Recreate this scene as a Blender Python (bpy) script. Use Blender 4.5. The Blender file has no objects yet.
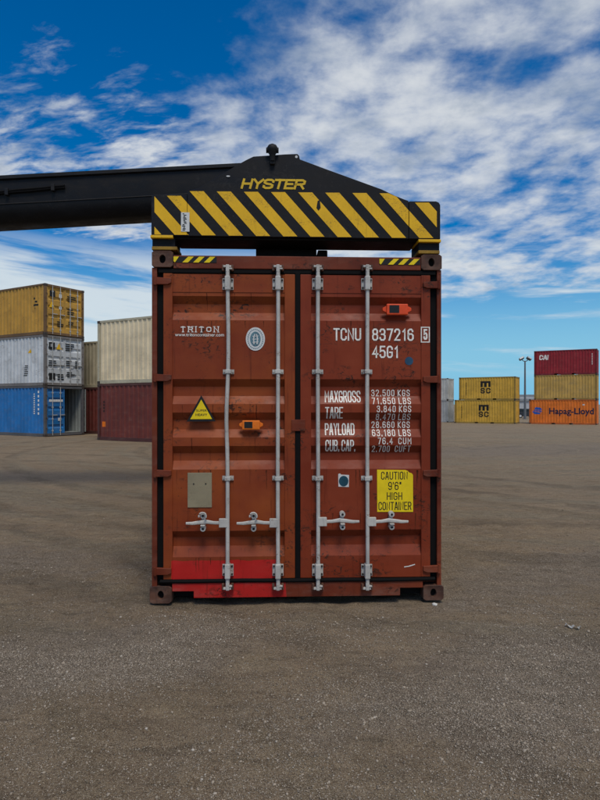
import bpy, bmesh, math, random
import numpy as np
from mathutils import Vector, Matrix
random.seed(7); rng = np.random.default_rng(7)
S = bpy.context.scene
COL = S.collection
R = math.radians

# ------------------------------------------------------------------ camera
CAMZ = 1.66
cd = bpy.data.cameras.new('Camera'); cam = bpy.data.objects.new('camera', cd); COL.objects.link(cam)
cam.location = (0, 0, CAMZ); cam.rotation_euler = (R(90), 0, 0)
cd.sensor_fit = 'HORIZONTAL'; cd.sensor_width = 36; cd.lens = 36
cd.shift_y = 4/600; cd.clip_start = 0.05; cd.clip_end = 5000
S.camera = cam

# ------------------------------------------------------------------ world, sun, exposure
SUN_EL, SUN_AZ = 62, 168          # azimuth measured clockwise from +Y (north): behind the camera, high
w = bpy.data.worlds.new('World'); S.world = w; w.use_nodes = True
def build_world():
    nt = w.node_tree; N = nt.nodes; Lk = nt.links
    for n in list(N): N.remove(n)
    def val(x): return x
    def math_(op, a, b=None, c=None, clamp=False):
        n = N.new('ShaderNodeMath'); n.operation = op; n.use_clamp = clamp
        for i, v in enumerate((a, b, c)):
            if v is None: continue
            if isinstance(v, (int, float)): n.inputs[i].default_value = v
            else: Lk.new(v, n.inputs[i])
        return n.outputs[0]
    def sstep(x, a, b):
        n = N.new('ShaderNodeMapRange'); n.interpolation_type = 'SMOOTHSTEP'; n.clamp = True
        Lk.new(x, n.inputs[0])
        if a <= b:
            n.inputs[1].default_value = a; n.inputs[2].default_value = b
            n.inputs[3].default_value = 0; n.inputs[4].default_value = 1
        else:
            n.inputs[1].default_value = b; n.inputs[2].default_value = a
            n.inputs[3].default_value = 1; n.inputs[4].default_value = 0
        return n.outputs[0]
    def comb(x, y, z):
        n = N.new('ShaderNodeCombineXYZ')
        for i, v in enumerate((x, y, z)):
            if isinstance(v, (int, float)): n.inputs[i].default_value = v
            else: Lk.new(v, n.inputs[i])
        return n.outputs[0]
    def noise(vec, scale, detail=6, rough=.55, dist=0., lac=2.):
        n = N.new('ShaderNodeTexNoise'); Lk.new(vec, n.inputs['Vector'])
        n.inputs['Scale'].default_value = scale; n.inputs['Detail'].default_value = detail
        n.inputs['Roughness'].default_value = rough; n.inputs['Distortion'].default_value = dist
        n.inputs['Lacunarity'].default_value = lac
        return n.outputs['Fac']
    def mix(f, a, b):
        n = N.new('ShaderNodeMix'); n.data_type = 'RGBA'
        for i, v in ((0, f), (6, a), (7, b)):
            if isinstance(v, (int, float)): n.inputs[i].default_value = v
            elif isinstance(v, tuple): n.inputs[i].default_value = v
            else: Lk.new(v, n.inputs[i])
        return n.outputs[2]
    sky = N.new('ShaderNodeTexSky'); sky.sky_type = 'NISHITA'; sky.sun_disc = False
    sky.sun_elevation = R(SUN_EL); sky.sun_rotation = R(SUN_AZ)
    sky.air_density = 1.0; sky.dust_density = 0.3; sky.ozone_density = 2.5
    hs = N.new('ShaderNodeHueSaturation'); hs.inputs['Saturation'].default_value = 1.60; hs.inputs['Value'].default_value = 1.0
    hs.inputs['Hue'].default_value = 0.505
    Lk.new(sky.outputs[0], hs.inputs['Color'])
    tc = N.new('ShaderNodeTexCoord'); sp = N.new('ShaderNodeSeparateXYZ'); Lk.new(tc.outputs['Generated'], sp.inputs[0])
    x, y, z = sp.outputs
    zc = math_('ADD', math_('MAXIMUM', z, 0.0), 0.10)
    X = math_('DIVIDE', x, zc); Y = math_('DIVIDE', y, zc)
    P = comb(X, Y, 0.0)
    # cloud bank to the right, thinning towards the left; it ends well above the horizon
    wob = math_('MULTIPLY', math_('SUBTRACT', noise(P, .9, 3), .5), 1.3)
    Xw = math_('ADD', X, wob); Yw = math_('ADD', Y, math_('MULTIPLY', wob, 1.2))
    bank = math_('MULTIPLY', math_('MULTIPLY', sstep(Xw, -0.75, 0.25), sstep(Yw, 4.3, 3.0)), 1.12)
    band = math_('MULTIPLY', math_('MULTIPLY', sstep(Yw, 0.95, 1.85), sstep(Yw, 3.0, 2.35)), 1.02)
    cov = math_('MAXIMUM', bank, band)
    back = sstep(Y, 0.6, -0.6)
    cov = math_('MAXIMUM', cov, math_('MULTIPLY', back, 0.8))
    big = noise(comb(math_('ADD', X, 3.7), math_('ADD', Y, 1.2), 0.3), 1.6, 7, .6, .25)
    puff = noise(comb(math_('ADD', X, 11.0), math_('MULTIPLY', Y, 0.9), 4.3), 6.6, 6, .55, .1)
    wisp = noise(comb(math_('ADD', math_('MULTIPLY', X, 1.0), math_('MULTIPLY', Y, .7)), math_('MULTIPLY', Y, 1.5), 7.7), 8.0, 7, .58, .25)
    d1 = math_('ADD', math_('MULTIPLY', big, .53), math_('MULTIPLY', puff, .47))
    d2 = math_('ADD', math_('MULTIPLY', big, .36), math_('MULTIPLY', wisp, .64))
    isb = sstep(bank, .15, .7)
    d = math_('ADD', math_('MULTIPLY', d1, isb), math_('MULTIPLY', d2, math_('SUBTRACT', 1.0, isb)))
    # density = noise - (1 - coverage)
    dens = math_('ADD', d, math_('MULTIPLY', math_('SUBTRACT', cov, 1.0), 0.30))
    cl = sstep(dens, 0.375, 0.63)
    cl = math_('MULTIPLY', cl, sstep(cov, 0.02, 0.35))
    cl = math_('MULTIPLY', cl, 0.93)
    # streaks low over the horizon
    az = math_('ARCTAN2', x, y)
    st = noise(comb(math_('MULTIPLY', az, 2.6), math_('ADD', math_('MULTIPLY', z, 24.0), math_('MULTIPLY', az, 1.5)), 8.1), 1.0, 6, .6, .25)
    stl = noise(comb(math_('MULTIPLY', az, 1.7), math_('MULTIPLY', z, 9.0), 2.2), 1.0, 3)
    sm = math_('MULTIPLY', sstep(z, 0.035, 0.085), sstep(z, 0.27, 0.20))
    lft = math_('ADD', math_('MULTIPLY', sstep(az, 0.25, -0.25), 0.10), 0.0)
    stv = math_('ADD', math_('ADD', math_('MULTIPLY', st, .7), math_('MULTIPLY', stl, .3)), lft)
    streak = math_('MULTIPLY', math_('MULTIPLY', sstep(stv, 0.50, 0.63), sm), 0.85)
    allc = math_('MAXIMUM', cl, streak)
    # cloud tone: grey-blue thick parts, white crests
    tone = noise(comb(math_('ADD', X, 5.0), math_('ADD', Y, 2.6), 1.7), 5.0, 6, .58, .15)
    thick = sstep(dens, 0.50, 0.72)
    tone2 = noise(comb(math_('ADD', X, 1.0), math_('ADD', Y, 8.6), 3.7), 1.9, 4, .55, .2)
    tn = math_('ADD', math_('ADD', math_('MULTIPLY', tone, .6), math_('MULTIPLY', tone2, .4)), math_('MULTIPLY', thick, -0.12))
    tn = math_('ADD', tn, math_('MULTIPLY', sstep(Y, 1.25, 2.1), .09))
    ccol = mix(sstep(tn, 0.36, 0.58), (2.8, 3.5, 4.6, 1), (6.6, 6.9, 7.2, 1))
    ccol = mix(streak, ccol, (6.6, 7.3, 7.6, 1))
    hz = mix(sstep(z, 0.26, 0.0), hs.outputs[0], (1.9, 5.0, 7.2, 1))
    out = mix(allc, hz, ccol)
    bg = N.new('ShaderNodeBackground'); bg.inputs['Strength'].default_value = 0.067
    Lk.new(out, bg.inputs['Color'])
    o = N.new('ShaderNodeOutputWorld'); Lk.new(bg.outputs[0], o.inputs[0])
build_world()
sl = bpy.data.lights.new('Sun', 'SUN'); sl.energy = 1.5; sl.angle = R(22); sl.color = (1.0, .93, .82)
so = bpy.data.objects.new('sun', sl); COL.objects.link(so)
sd = Vector((math.sin(R(SUN_AZ))*math.cos(R(SUN_EL)), math.cos(R(SUN_AZ))*math.cos(R(SUN_EL)), math.sin(R(SUN_EL))))
so.rotation_euler = (-sd).to_track_quat('-Z', 'Y').to_euler(); so.location = sd*50
S.view_settings.view_transform = 'Standard'; S.view_settings.look = 'None'
S.view_settings.exposure = 0.64; S.view_settings.gamma = 1.0

# ------------------------------------------------------------------ helpers
def tag(o, label, cat, group=None, kind=None):
    if label: o['label'] = label
    if cat: o['category'] = cat
    if group: o['group'] = group
    if kind: o['kind'] = kind
    return o
def empty(name, loc=(0, 0, 0), rz=0):
    o = bpy.data.objects.new(name, None); COL.objects.link(o); o.location = loc; o.rotation_euler = (0, 0, rz)
    o.empty_display_size = .2
    return o
def link(name, me, mat, parent=None):
    o = bpy.data.objects.new(name, me); COL.objects.link(o)
    if mat is not None:
        me.materials.clear(); me.materials.append(mat)
    if parent: o.parent = parent
    return o
def fin(name, bm, mat, parent=None, smooth=False):
    bmesh.ops.recalc_face_normals(bm, faces=bm.faces[:])
    me = bpy.data.meshes.new(name); bm.to_mesh(me); bm.free()
    if smooth:
        for p in me.polygons: p.use_smooth = True
        me.set_sharp_from_angle(angle=R(40))
    return link(name, me, mat, parent)
def box(bm, x0, x1, y0, y1, z0, z1, bev=0.0):
    if x0 > x1: x0, x1 = x1, x0
    if y0 > y1: y0, y1 = y1, y0
    if z0 > z1: z0, z1 = z1, z0
    t = bmesh.new() if bev > 0 else bm
    vs = [t.verts.new(p) for p in ((x0,y0,z0),(x1,y0,z0),(x1,y1,z0),(x0,y1,z0),(x0,y0,z1),(x1,y0,z1),(x1,y1,z1),(x0,y1,z1))]
    for f in ((0,3,2,1),(4,5,6,7),(0,1,5,4),(1,2,6,5),(2,3,7,6),(3,0,4,7)): t.faces.new([vs[i] for i in f])
    if bev > 0:
        bev = min(bev, .3*min(x1-x0, y1-y0, z1-z0))
        bmesh.ops.bevel(t, geom=t.edges[:], offset=bev, segments=2, affect='EDGES', profile=.6)
        merge(bm, t)
def merge(bm, t, M=None):
    if M is not None: t.transform(M)
    me = bpy.data.meshes.new('tmp'); t.to_mesh(me); t.free(); bm.from_mesh(me); bpy.data.meshes.remove(me)
def prism(bm, pts, y0, y1, bev=0.0):
    """polygon in x,z extruded along y"""
    t = bmesh.new()
    a = [t.verts.new((p[0], y0, p[1])) for p in pts]; b = [t.verts.new((p[0], y1, p[1])) for p in pts]
    n = len(pts)
    t.faces.new(a); t.faces.new(b[::-1])
    for i in range(n): t.faces.new((a[i], b[i], b[(i+1) % n], a[(i+1) % n]))
    bmesh.ops.recalc_face_normals(t, faces=t.faces[:])
    if bev > 0: bmesh.ops.bevel(t, geom=t.edges[:], offset=bev, segments=1, affect='EDGES')
    merge(bm, t)
def tube(bm, pts, rad, seg=10, cap=True):
    """tube through a list of points; rad scalar or list"""
    pts = [Vector(p) for p in pts]; n = len(pts)
    rads = rad if isinstance(rad, (list, tuple)) else [rad]*n
    rings = []; up = Vector((0, 0, 1))
    for i, p in enumerate(pts):
        d = (pts[min(i+1, n-1)] - pts[max(i-1, 0)]).normalized()
        a = up if abs(d.dot(up)) < .9 else Vector((1, 0, 0))
        u = d.cross(a).normalized(); v = d.cross(u).normalized()
        rings.append([bm.verts.new(p + (u*math.cos(k*2*math.pi/seg) + v*math.sin(k*2*math.pi/seg))*rads[i]) for k in range(seg)])
    for i in range(n-1):
        for k in range(seg): bm.faces.new((rings[i][k], rings[i][(k+1) % seg], rings[i+1][(k+1) % seg], rings[i+1][k]))
    if cap: bm.faces.new(rings[0][::-1]); bm.faces.new(rings[-1])
def disc_prism(bm, cx, cz, rx, rz, y0, y1, seg=20):
    prism(bm, [(cx+rx*math.cos(k*2*math.pi/seg), cz+rz*math.sin(k*2*math.pi/seg)) for k in range(seg)], y0, y1)

# ------------------------------------------------------------------ materials
def nodes(name):
    m = bpy.data.materials.new(name); m.use_nodes = True
    nt = m.node_tree; b = nt.nodes['Principled BSDF']
    return m, nt, b
class G:
    def __init__(s, nt): s.nt = nt; s.N = nt.nodes; s.L = nt.links
    def put(s, sock, v):
        if isinstance(v, (int, float)): sock.default_value = v
        elif isinstance(v, tuple): sock.default_value = v if len(v) == 4 or sock.type == 'VECTOR' else (*v, 1)
        else: s.L.new(v, sock)
    def coord(s, scale=(1, 1, 1), which='Object', loc=(0, 0, 0), rot=(0, 0, 0)):
        t = s.N.new('ShaderNodeTexCoord'); m = s.N.new('ShaderNodeMapping')
        m.inputs['Scale'].default_value = scale; m.inputs['Location'].default_value = loc; m.inputs['Rotation'].default_value = rot
        s.L.new(t.outputs[which], m.inputs[0]); return m.outputs[0]
    def noise(s, vec, scale, detail=5, rough=.55, dist=0):
        n = s.N.new('ShaderNodeTexNoise'); s.L.new(vec, n.inputs['Vector'])
        n.inputs['Scale'].default_value = scale; n.inputs['Detail'].default_value = detail
        n.inputs['Roughness'].default_value = rough; n.inputs['Distortion'].default_value = dist
        return n.outputs['Fac']
    def vor(s, vec, scale, feature='F1'):
        n = s.N.new('ShaderNodeTexVoronoi'); n.feature = feature; s.L.new(vec, n.inputs['Vector']); n.inputs['Scale'].default_value = scale
        return n
    def ramp(s, x, a, b, lo=0., hi=1., smooth=True):
        n = s.N.new('ShaderNodeMapRange'); n.interpolation_type = 'SMOOTHSTEP' if smooth else 'LINEAR'
        s.L.new(x, n.inputs[0])
        if a > b: a, b, lo, hi = b, a, hi, lo
        for i, v in zip((1, 2, 3, 4), (a, b, lo, hi)): n.inputs[i].default_value = v
        return n.outputs[0]
    def math(s, op, a, b=0.0):
        n = s.N.new('ShaderNodeMath'); n.operation = op; s.put(n.inputs[0], a); s.put(n.inputs[1], b); return n.outputs[0]
    def mix(s, f, a, b, mode='MIX'):
        n = s.N.new('ShaderNodeMix'); n.data_type = 'RGBA'; n.blend_type = mode
        s.put(n.inputs[0], f); s.put(n.inputs[6], a); s.put(n.inputs[7], b); return n.outputs[2]
    def bump(s, h, strength, dist=.01, prev=None):
        n = s.N.new('ShaderNodeBump'); n.inputs['Strength'].default_value = strength; n.inputs['Distance'].default_value = dist
        s.L.new(h, n.inputs['Height'])
        if prev is not None: s.L.new(prev, n.inputs['Normal'])
        return n.outputs[0]
def sc(c, k): return tuple(min(1, v*k) for v in c)
def paint(name, col, rough=.5, var=.25, rust=.35, rustcol=(.035, .016, .010), dust=.12, dustcol=(.30, .24, .19), scale=1.0, dents=.25,
          second=None, metallic=0.0, patch=None, chips=.25, spec=.35):
    """weathered paint: tone drift, dust film, scuffs stretched sideways, rust spots and fine dents"""
    m, nt, b = nodes(name); g = G(nt)
    co = g.coord((scale,)*3)
    drift = g.noise(co, 1.3, 4, .6)
    c = g.mix(g.ramp(drift, .32, .68), sc(col, 1-var), second or sc(col, 1+var*.6))
    if patch:
        tcx = nt.nodes.new('ShaderNodeTexCoord'); sp = nt.nodes.new('ShaderNodeSeparateXYZ'); nt.links.new(tcx.outputs['Object'], sp.inputs[0])
        jit = g.math('MULTIPLY', g.math('SUBTRACT', g.noise(g.coord((1, 1, 1)), 9, 4), .5), .03)
        zz = g.math('ADD', sp.outputs[2], jit); xx = g.math('ADD', sp.outputs[0], jit)
        k = g.math('MULTIPLY', g.math('LESS_THAN', zz, patch[2]), g.math('MULTIPLY', g.math('GREATER_THAN', xx, patch[0]), g.math('LESS_THAN', xx, patch[1])))
        c = g.mix(k, c, g.mix(g.noise(co, 5, 5), sc(patch[3], .75), sc(patch[3], 1.2)))
    dn = g.noise(g.coord((scale*.8, scale*.8, scale*2.2)), 3.2, 9, .68)
    c = g.mix(g.ramp(dn, .45, .8, 0, dust*2.2), c, dustcol)
    # dark scuffs in clusters
    area = g.ramp(g.noise(g.coord((scale, scale, scale*1.6), loc=(3, 1, 7)), 2.4, 3), .49, .66)
    sct = g.ramp(g.noise(g.coord((scale*.7, scale*.7, scale*1.0), loc=(1, 5, 2)), 26, 6, .7, 1.2), .52, .60)
    c = g.mix(g.math('MULTIPLY', g.math('MULTIPLY', area, sct), rust), c, rustcol)
    # vertical weeping streaks
    stx = g.ramp(g.noise(g.coord((scale*1.0, scale*1.0, scale*.06), loc=(9, 2, 4)), 22, 5, .65), .56, .74)
    c = g.mix(g.math('MULTIPLY', stx, .55*rust), c, sc(col, .35))
    # chips: small sharp rust spots
    ch = g.ramp(g.noise(g.coord((scale,)*3, loc=(4, 4, 4)), 60, 3, .6), .66, .70)
    ch2 = g.ramp(g.noise(g.coord((scale,)*3, loc=(2, 8, 1)), 5, 3), .48, .62)
    c = g.mix(g.math('MULTIPLY', g.math('MULTIPLY', ch, ch2), min(1, chips*2.5)), c, rustcol)
    g.put(b.inputs['Base Color'], c)
    g.put(b.inputs['Roughness'], g.ramp(dn, .3, .75, rough-.1, min(1, rough+.2)))
    b.inputs['Metallic'].default_value = metallic
    b.inputs['Specular IOR Level'].default_value = spec
    bmp = g.bump(g.noise(co, 2.6, 2), dents, .02)
    bmp = g.bump(g.noise(co, 70, 4, .7), .12, .003, bmp)
    g.put(b.inputs['Normal'], bmp)
    return m
def plain(name, col, rough=.6, var=.15, scale=20, metallic=0., spec=.3):
    m, nt, b = nodes(name); g = G(nt)
    n = g.noise(g.coord(), scale, 5, .65)
    g.put(b.inputs['Base Color'], g.mix(g.ramp(n, .3, .7), sc(col, 1-var), sc(col, 1+var)))
    g.put(b.inputs['Roughness'], g.ramp(n, .3, .7, rough-.06, min(1, rough+.08)))
    b.inputs['Metallic'].default_value = metallic; b.inputs['Specular IOR Level'].default_value = spec
    return m
RED = (.205, .029, .0095)
M = {}
M['red'] = paint('red_container_paint', RED, .52, .16, .9, second=(.27, .078, .036), dust=.10, dustcol=(.33, .17, .12), chips=.5)
M['redframe'] = paint('red_frame_paint', (.145, .024, .010), .55, .30, 1.0, spec=.2, second=(.195, .040, .016), dust=.10, chips=.6)
M['casting'] = paint('casting_rust', (.07, .030, .020), .7, .35, .8, second=(.14, .06, .035), scale=3, dents=.4)
M['white'] = paint('galvanised_white_paint', (.49, .47, .43), .5, .18, .9, rustcol=(.16, .085, .045), dust=.12, scale=3, dents=.1, chips=.5)
M['rustrun'] = plain('rust_stain', (.085, .022, .010), .8, .35, 40, spec=.1)
M['boltdark'] = plain('dark_bolt', (.03, .022, .018), .6, .3)
M['rubber'] = plain('black_rubber_gasket', (.0045, .004, .004), .8, .3, 30, spec=.15)
M['hole'] = plain('black_cavity', (.006, .005, .005), .9, .2)  # near-black that paints in the shade inside holes and pockets
M['ink'] = plain('white_lettering', (.80, .77, .70), .6, .18, 60)
M['black'] = paint('black_machine_paint', (.0055, .0055, .007), .55, .2, .2, spec=.22, rustcol=(.05, .045, .04), dust=.05, dustcol=(.10, .09, .08), dents=.12, chips=.3)
M['blackfl'] = paint('black_flange_paint', (.009, .009, .010), .6, .25, .25, spec=.22, rustcol=(.05, .045, .04), dust=.08, dustcol=(.12, .11, .1), dents=.12)
M['hazy'] = paint('hazard_yellow', (.80, .45, .005), .5, .08, .6, rustcol=(.10, .06, .02), dust=.04, dustcol=(.25, .18, .1), scale=2.5, dents=.05, chips=.4)
M['dirtyyellow'] = paint('grimy_yellow', (.30, .165, .012), .6, .3, 1.0, rustcol=(.03, .02, .012), dust=.1, scale=4, dents=.1, chips=1.0)
M['logo'] = plain('logo_yellow', (.66, .42, .02), .5, .08)
M['caution'] = plain('caution_yellow', (.82, .60, .008), .55, .07, 8)
M['print'] = plain('black_print', (.012, .012, .012), .6, .2)
M['sticker'] = plain('white_sticker', (.62, .62, .60), .5, .08)
M['teal'] = plain('sticker_blue', (.012, .06, .09), .5, .15); M['greyblue'] = plain('emblem_grey_blue', (.10, .19, .23), .5, .2)
M['blueink'] = plain('blue_sticker_ink', (.02, .07, .13), .5, .15)
M['orange'] = plain('orange_plastic', (.75, .17, .012), .35, .08)
M['redorange'] = plain('red_orange_plastic', (.72, .075, .018), .35, .08)
M['window'] = plain('dark_plastic_window', (.015, .014, .013), .25, .1)
M['plate'] = paint('data_plate_metal', (.30, .25, .155), .55, .12, .3, dust=.15, scale=3, dents=.1, metallic=.2)
M['scrap'] = plain('pale_scrap', (.55, .53, .48), .7, .1)

# ------------------------------------------------------------------ the lettering: stroke glyphs drawn as ribbons
c_ = .14
def rnd(x0, z0, x1, z1, c=c_):  # closed box with cut corners
    return [(x0+c, z0), (x1-c, z0), (x1, z0+c), (x1, z1-c), (x1-c, z1), (x0+c, z1), (x0, z1-c), (x0, z0+c), (x0+c, z0)]
W5 = .5
GL = {
 'A': ([[(0,0),(.2,1),(.3,1),(.5,0)], [(.08,.3),(.42,.3)]], .5),
 'B': ([[(0,0),(0,1),(.34,1),(.46,.88),(.46,.64),(.34,.53),(.0,.53)], [(.34,.53),(.5,.4),(.5,.13),(.37,0),(0,0)]], .5),
 'C': ([[(.5,.74),(.5,.86),(.36,1),(.14,1),(0,.86),(0,.14),(.14,0),(.36,0),(.5,.14),(.5,.26)]], .5),
 'D': ([[(0,0),(0,1),(.34,1),(.5,.84),(.5,.16),(.34,0),(0,0)]], .5),
 'E': ([[(.46,1),(0,1),(0,0),(.46,0)], [(0,.52),(.38,.52)]], .46),
 'F': ([[(.46,1),(0,1),(0,0)], [(0,.52),(.38,.52)]], .46),
 'G': ([[(.5,.76),(.5,.86),(.36,1),(.14,1),(0,.86),(0,.14),(.14,0),(.36,0),(.5,.14),(.5,.46),(.27,.46)]], .5),
 'H': ([[(0,0),(0,1)], [(.5,0),(.5,1)], [(0,.5),(.5,.5)]], .5),
 'I': ([[(0,0),(0,1)]], .02),
 'K': ([[(0,0),(0,1)], [(.48,1),(.04,.48),(.5,0)]], .5),
 'L': ([[(0,1),(0,0),(.44,0)]], .44),
 'M': ([[(0,0),(0,1),(.3,.4),(.6,1),(.6,0)]], .6),
 'N': ([[(0,0),(0,1),(.5,0),(.5,1)]], .5),
 'O': ([rnd(0,0,.5,1)], .5),
 'P': ([[(0,0),(0,1),(.36,1),(.5,.86),(.5,.59),(.36,.46),(0,.46)]], .5),
 'R': ([[(0,0),(0,1),(.36,1),(.5,.86),(.5,.6),(.36,.48),(0,.48)], [(.28,.48),(.5,0)]], .5),
 'S': ([[(.5,.78),(.5,.87),(.37,1),(.13,1),(0,.87),(0,.66),(.12,.54),(.38,.46),(.5,.34),(.5,.13),(.37,0),(.13,0),(0,.13),(0,.22)]], .5),
 'T': ([[(0,1),(.5,1)], [(.25,1),(.25,0)]], .5),
 'U': ([[(0,1),(0,.14),(.14,0),(.36,0),(.5,.14),(.5,1)]], .5),
 'X': ([[(0,0),(.5,1)], [(.5,0),(0,1)]], .5),
 'Y': ([[(0,1),(.25,.5),(.5,1)], [(.25,.5),(.25,0)]], .5),
 '0': ([rnd(0,0,.48,1)], .48),
 '1': ([[(.08,.8),(.26,1),(.26,0)]], .34),
 '2': ([[(0,.78),(0,.87),(.13,1),(.36,1),(.48,.87),(.48,.64),(0,0),(.5,0)]], .5),
 '3': ([[(0,.8),(0,.87),(.13,1),(.36,1),(.48,.87),(.48,.65),(.36,.53),(.16,.53)], [(.36,.53),(.5,.4),(.5,.13),(.37,0),(.13,0),(0,.13),(0,.2)]], .5),
 '4': ([[(.38,0),(.38,1),(.0,.3),(.52,.3)]], .52),
 '5': ([[(.46,1),(.03,1),(0,.54),(.12,.62),(.36,.62),(.5,.48),(.5,.13),(.37,0),(.13,0),(0,.13),(0,.2)]], .5),
 '6': ([[(.46,.82),(.46,.87),(.34,1),(.14,1),(0,.86),(0,.14),(.14,0),(.36,0),(.5,.14),(.5,.44),(.36,.57),(.14,.57),(0,.44)]], .5),
 '7': ([[(0,1),(.5,1),(.18,0)]], .5),
 '8': ([rnd(0.02,.54,.46,1,.12), rnd(0,0,.48,.54,.13)], .48),
 '9': ([[(.02,.15),(.13,0),(.34,0),(.48,.14),(.48,.86),(.34,1),(.14,1),(0,.86),(0,.58),(.14,.45),(.48,.45)]], .48),
 '.': ([[(.03,-.03),(.03,.10)]], .06),
 "'": ([[(.03,1),(.03,.78)]], .06),
 '"': ([[(.03,1),(.03,.78)], [(.18,1),(.18,.78)]], .2),
}
def ribbon(bm, pts, hw, y):
    n = len(pts); closed = n > 2 and (Vector(pts[0])-Vector(pts[-1])).length < 1e-6
    P = [Vector((p[0], p[1])) for p in (pts[:-1] if closed else pts)]; n = len(P)
    Lp, Rp = [], []
    for i in range(n):
        a = P[i-1] if (i > 0 or closed) else None; b = P[(i+1) % n] if (i < n-1 or closed) else None
        d1 = (P[i]-a).normalized() if a is not None else None; d2 = (b-P[i]).normalized() if b is not None else None
        if d1 is None: d1 = d2
        if d2 is None: d2 = d1
        n1 = Vector((-d1.y, d1.x)); n2 = Vector((-d2.y, d2.x)); m = n1+n2
        if m.length < 1e-4: m = n1
        m.normalize(); k = min(1/max(m.dot(n1), .3), 1.8)
        e = Vector((0, 0))
        if not closed and i == 0: e = -d2*hw
        if not closed and i == n-1: e = d1*hw
        Lp.append(bm.verts.new((*(P[i]+m*hw*k+e),)[:1] + (y,) + (*(P[i]+m*hw*k+e),)[1:])); q = P[i]-m*hw*k+e
        Rp.append(bm.verts.new((q.x, y, q.y)))
    for i in range(n if closed else n-1):
        j = (i+1) % n; bm.faces.new((Lp[i], Rp[i], Rp[j], Lp[j]))
def stroke_text(bm, txt, x0, x1, z0, z1, wt=.13, gap=.26, shear=0., y=0.0, space=.5):
    """txt fitted into the box x0..x1, z0..z1; wt = stroke width as part of the height"""
    h = z1-z0; adv = []; cur = 0
    for ch in txt:
        if ch == ' ': cur += space; continue
        g, wd = GL[ch]; adv.append((ch, cur)); cur += wd+gap
    tot = cur-gap; hw = wt*h*.5; kx = (x1-x0-2*hw)/tot; hh = h-2*hw; i = 0
    for ch, a in adv:
        for st in GL[ch][0]:
            pts = []
            for px, pz in st:
                zz = z0+hw+pz*hh; pts.append((x0+hw+(a+px)*kx+shear*(zz-z0), zz))
            ribbon(bm, pts, hw, y-.00012*(i % 3)); i += 1
_fc = {}
def font_text(bm, txt, x0, x1, z0, z1, y=0.0, off=0.0, shear=0.):
    cu = bpy.data.curves.new('tmp', 'FONT'); cu.body = txt; cu.offset = off; cu.shear = shear; cu.resolution_u = 3
    ob = bpy.data.objects.new('tmp', cu); COL.objects.link(ob)
    dg = bpy.context.evaluated_depsgraph_get(); me = bpy.data.meshes.new_from_object(ob.evaluated_get(dg))
    bpy.data.objects.remove(ob); bpy.data.curves.remove(cu)
    t = bmesh.new(); t.from_mesh(me); bpy.data.meshes.remove(me)
    xs = [v.co.x for v in t.verts]; ys = [v.co.y for v in t.verts]
    ax, bx_, ay, by = min(xs), max(xs), min(ys), max(ys)
    for v in t.verts:
        px, py = v.co.x, v.co.y
        v.co = Vector((x0+(px-ax)/(bx_-ax)*(x1-x0), y, z0+(py-ay)/(by-ay)*(z1-z0)))
    merge(bm, t)
def drape(bm, axis, breaks, fn, lift):
    """cut a flat print at the folds of a corrugated sheet and lay it on the sheet"""
    nrm = (1, 0, 0) if axis == 0 else (0, 0, 1)
    bmesh.ops.triangulate(bm, faces=bm.faces[:])
    lo = min(v.co[axis] for v in bm.verts); hi = max(v.co[axis] for v in bm.verts)
    for bk in breaks:
        if lo < bk < hi:
            co = (bk, 0, 0) if axis == 0 else (0, 0, bk)
            bmesh.ops.bisect_plane(bm, geom=bm.verts[:]+bm.edges[:]+bm.faces[:], plane_co=co, plane_no=nrm)
    for v in bm.verts: v.co.y += fn(v.co[axis]) - lift
def flat(name, bm, mat, parent, y):
    """flat print: faces point to -y"""
    for f in bm.faces:
        f.normal_update()
        if f.normal.y > 0: f.normal_flip()
    me = bpy.data.meshes.new(name); bm.to_mesh(me); bm.free()
    o = link(name, me, mat, parent)
    if y: 
        for v in me.vertices: v.co.y += y
    return o

# ------------------------------------------------------------------ ground
def vnoise(x, y, seed):
    xi, yi = np.floor(x), np.floor(y); u, v = x-xi, y-yi; u = u*u*(3-2*u); v = v*v*(3-2*v)
    def h(a, b): q = np.sin(a*127.1+b*311.7+seed*74.7)*43758.5453; return q-np.floor(q)
    return (h(xi, yi)*(1-u)+h(xi+1, yi)*u)*(1-v)+(h(xi, yi+1)*(1-u)+h(xi+1, yi+1)*u)*v-.5
def ground_h(x, y):
    """level yard that falls about half a metre beyond 30 m; shallow ruts and lumps nearby"""
    t = np.clip((np.hypot(x*.5, y)-32)/28, 0, 1); z = -.47*t*t*(3-2*t)
    near = np.clip(1-np.hypot(x, y-4)/40, 0, 1)
    z += near*(.010*np.sin(x*1.7+y*.6)*np.sin(y*1.3-x*.4) + .006*np.sin(x*5.1+1.3)*np.sin(y*4.3+x*1.1) + .003*np.sin(x*13+y*3)*np.sin(y*11-x*5)) - near*.012
    z += near*near*(.016*vnoise(x*2.3+y*.6, y*3.1, 1)+.011*vnoise(x*6.1, y*7.7, 2)+.015*vnoise(x*11, y*12, 3))
    # loose grit kicked into low ridges along the wheel paths
    open_ = np.where((np.abs(x+.05) < 1.4) & (y > 4.85) & (y < 17.5), .3, 1.)*np.clip((y-3.2)/2.5, .3, 1)
    z += open_*near*(.034*vnoise((x*.97+y*.24)*2.6, (y*.97-x*.24)*7.5, 6)+.020*vnoise((x*.9-y*.4)*7, (y*.9+x*.4)*11, 7))
    rr = np.hypot(x-6, y-24); z += near*.010*vnoise(rr*4.0, np.arctan2(y-24, x-6)*9, 4)
    z -= np.where((np.abs(x+.05) < 1.5) & (y > 4.8) & (y < 17.6), near*.012, 0)
    return z
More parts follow.
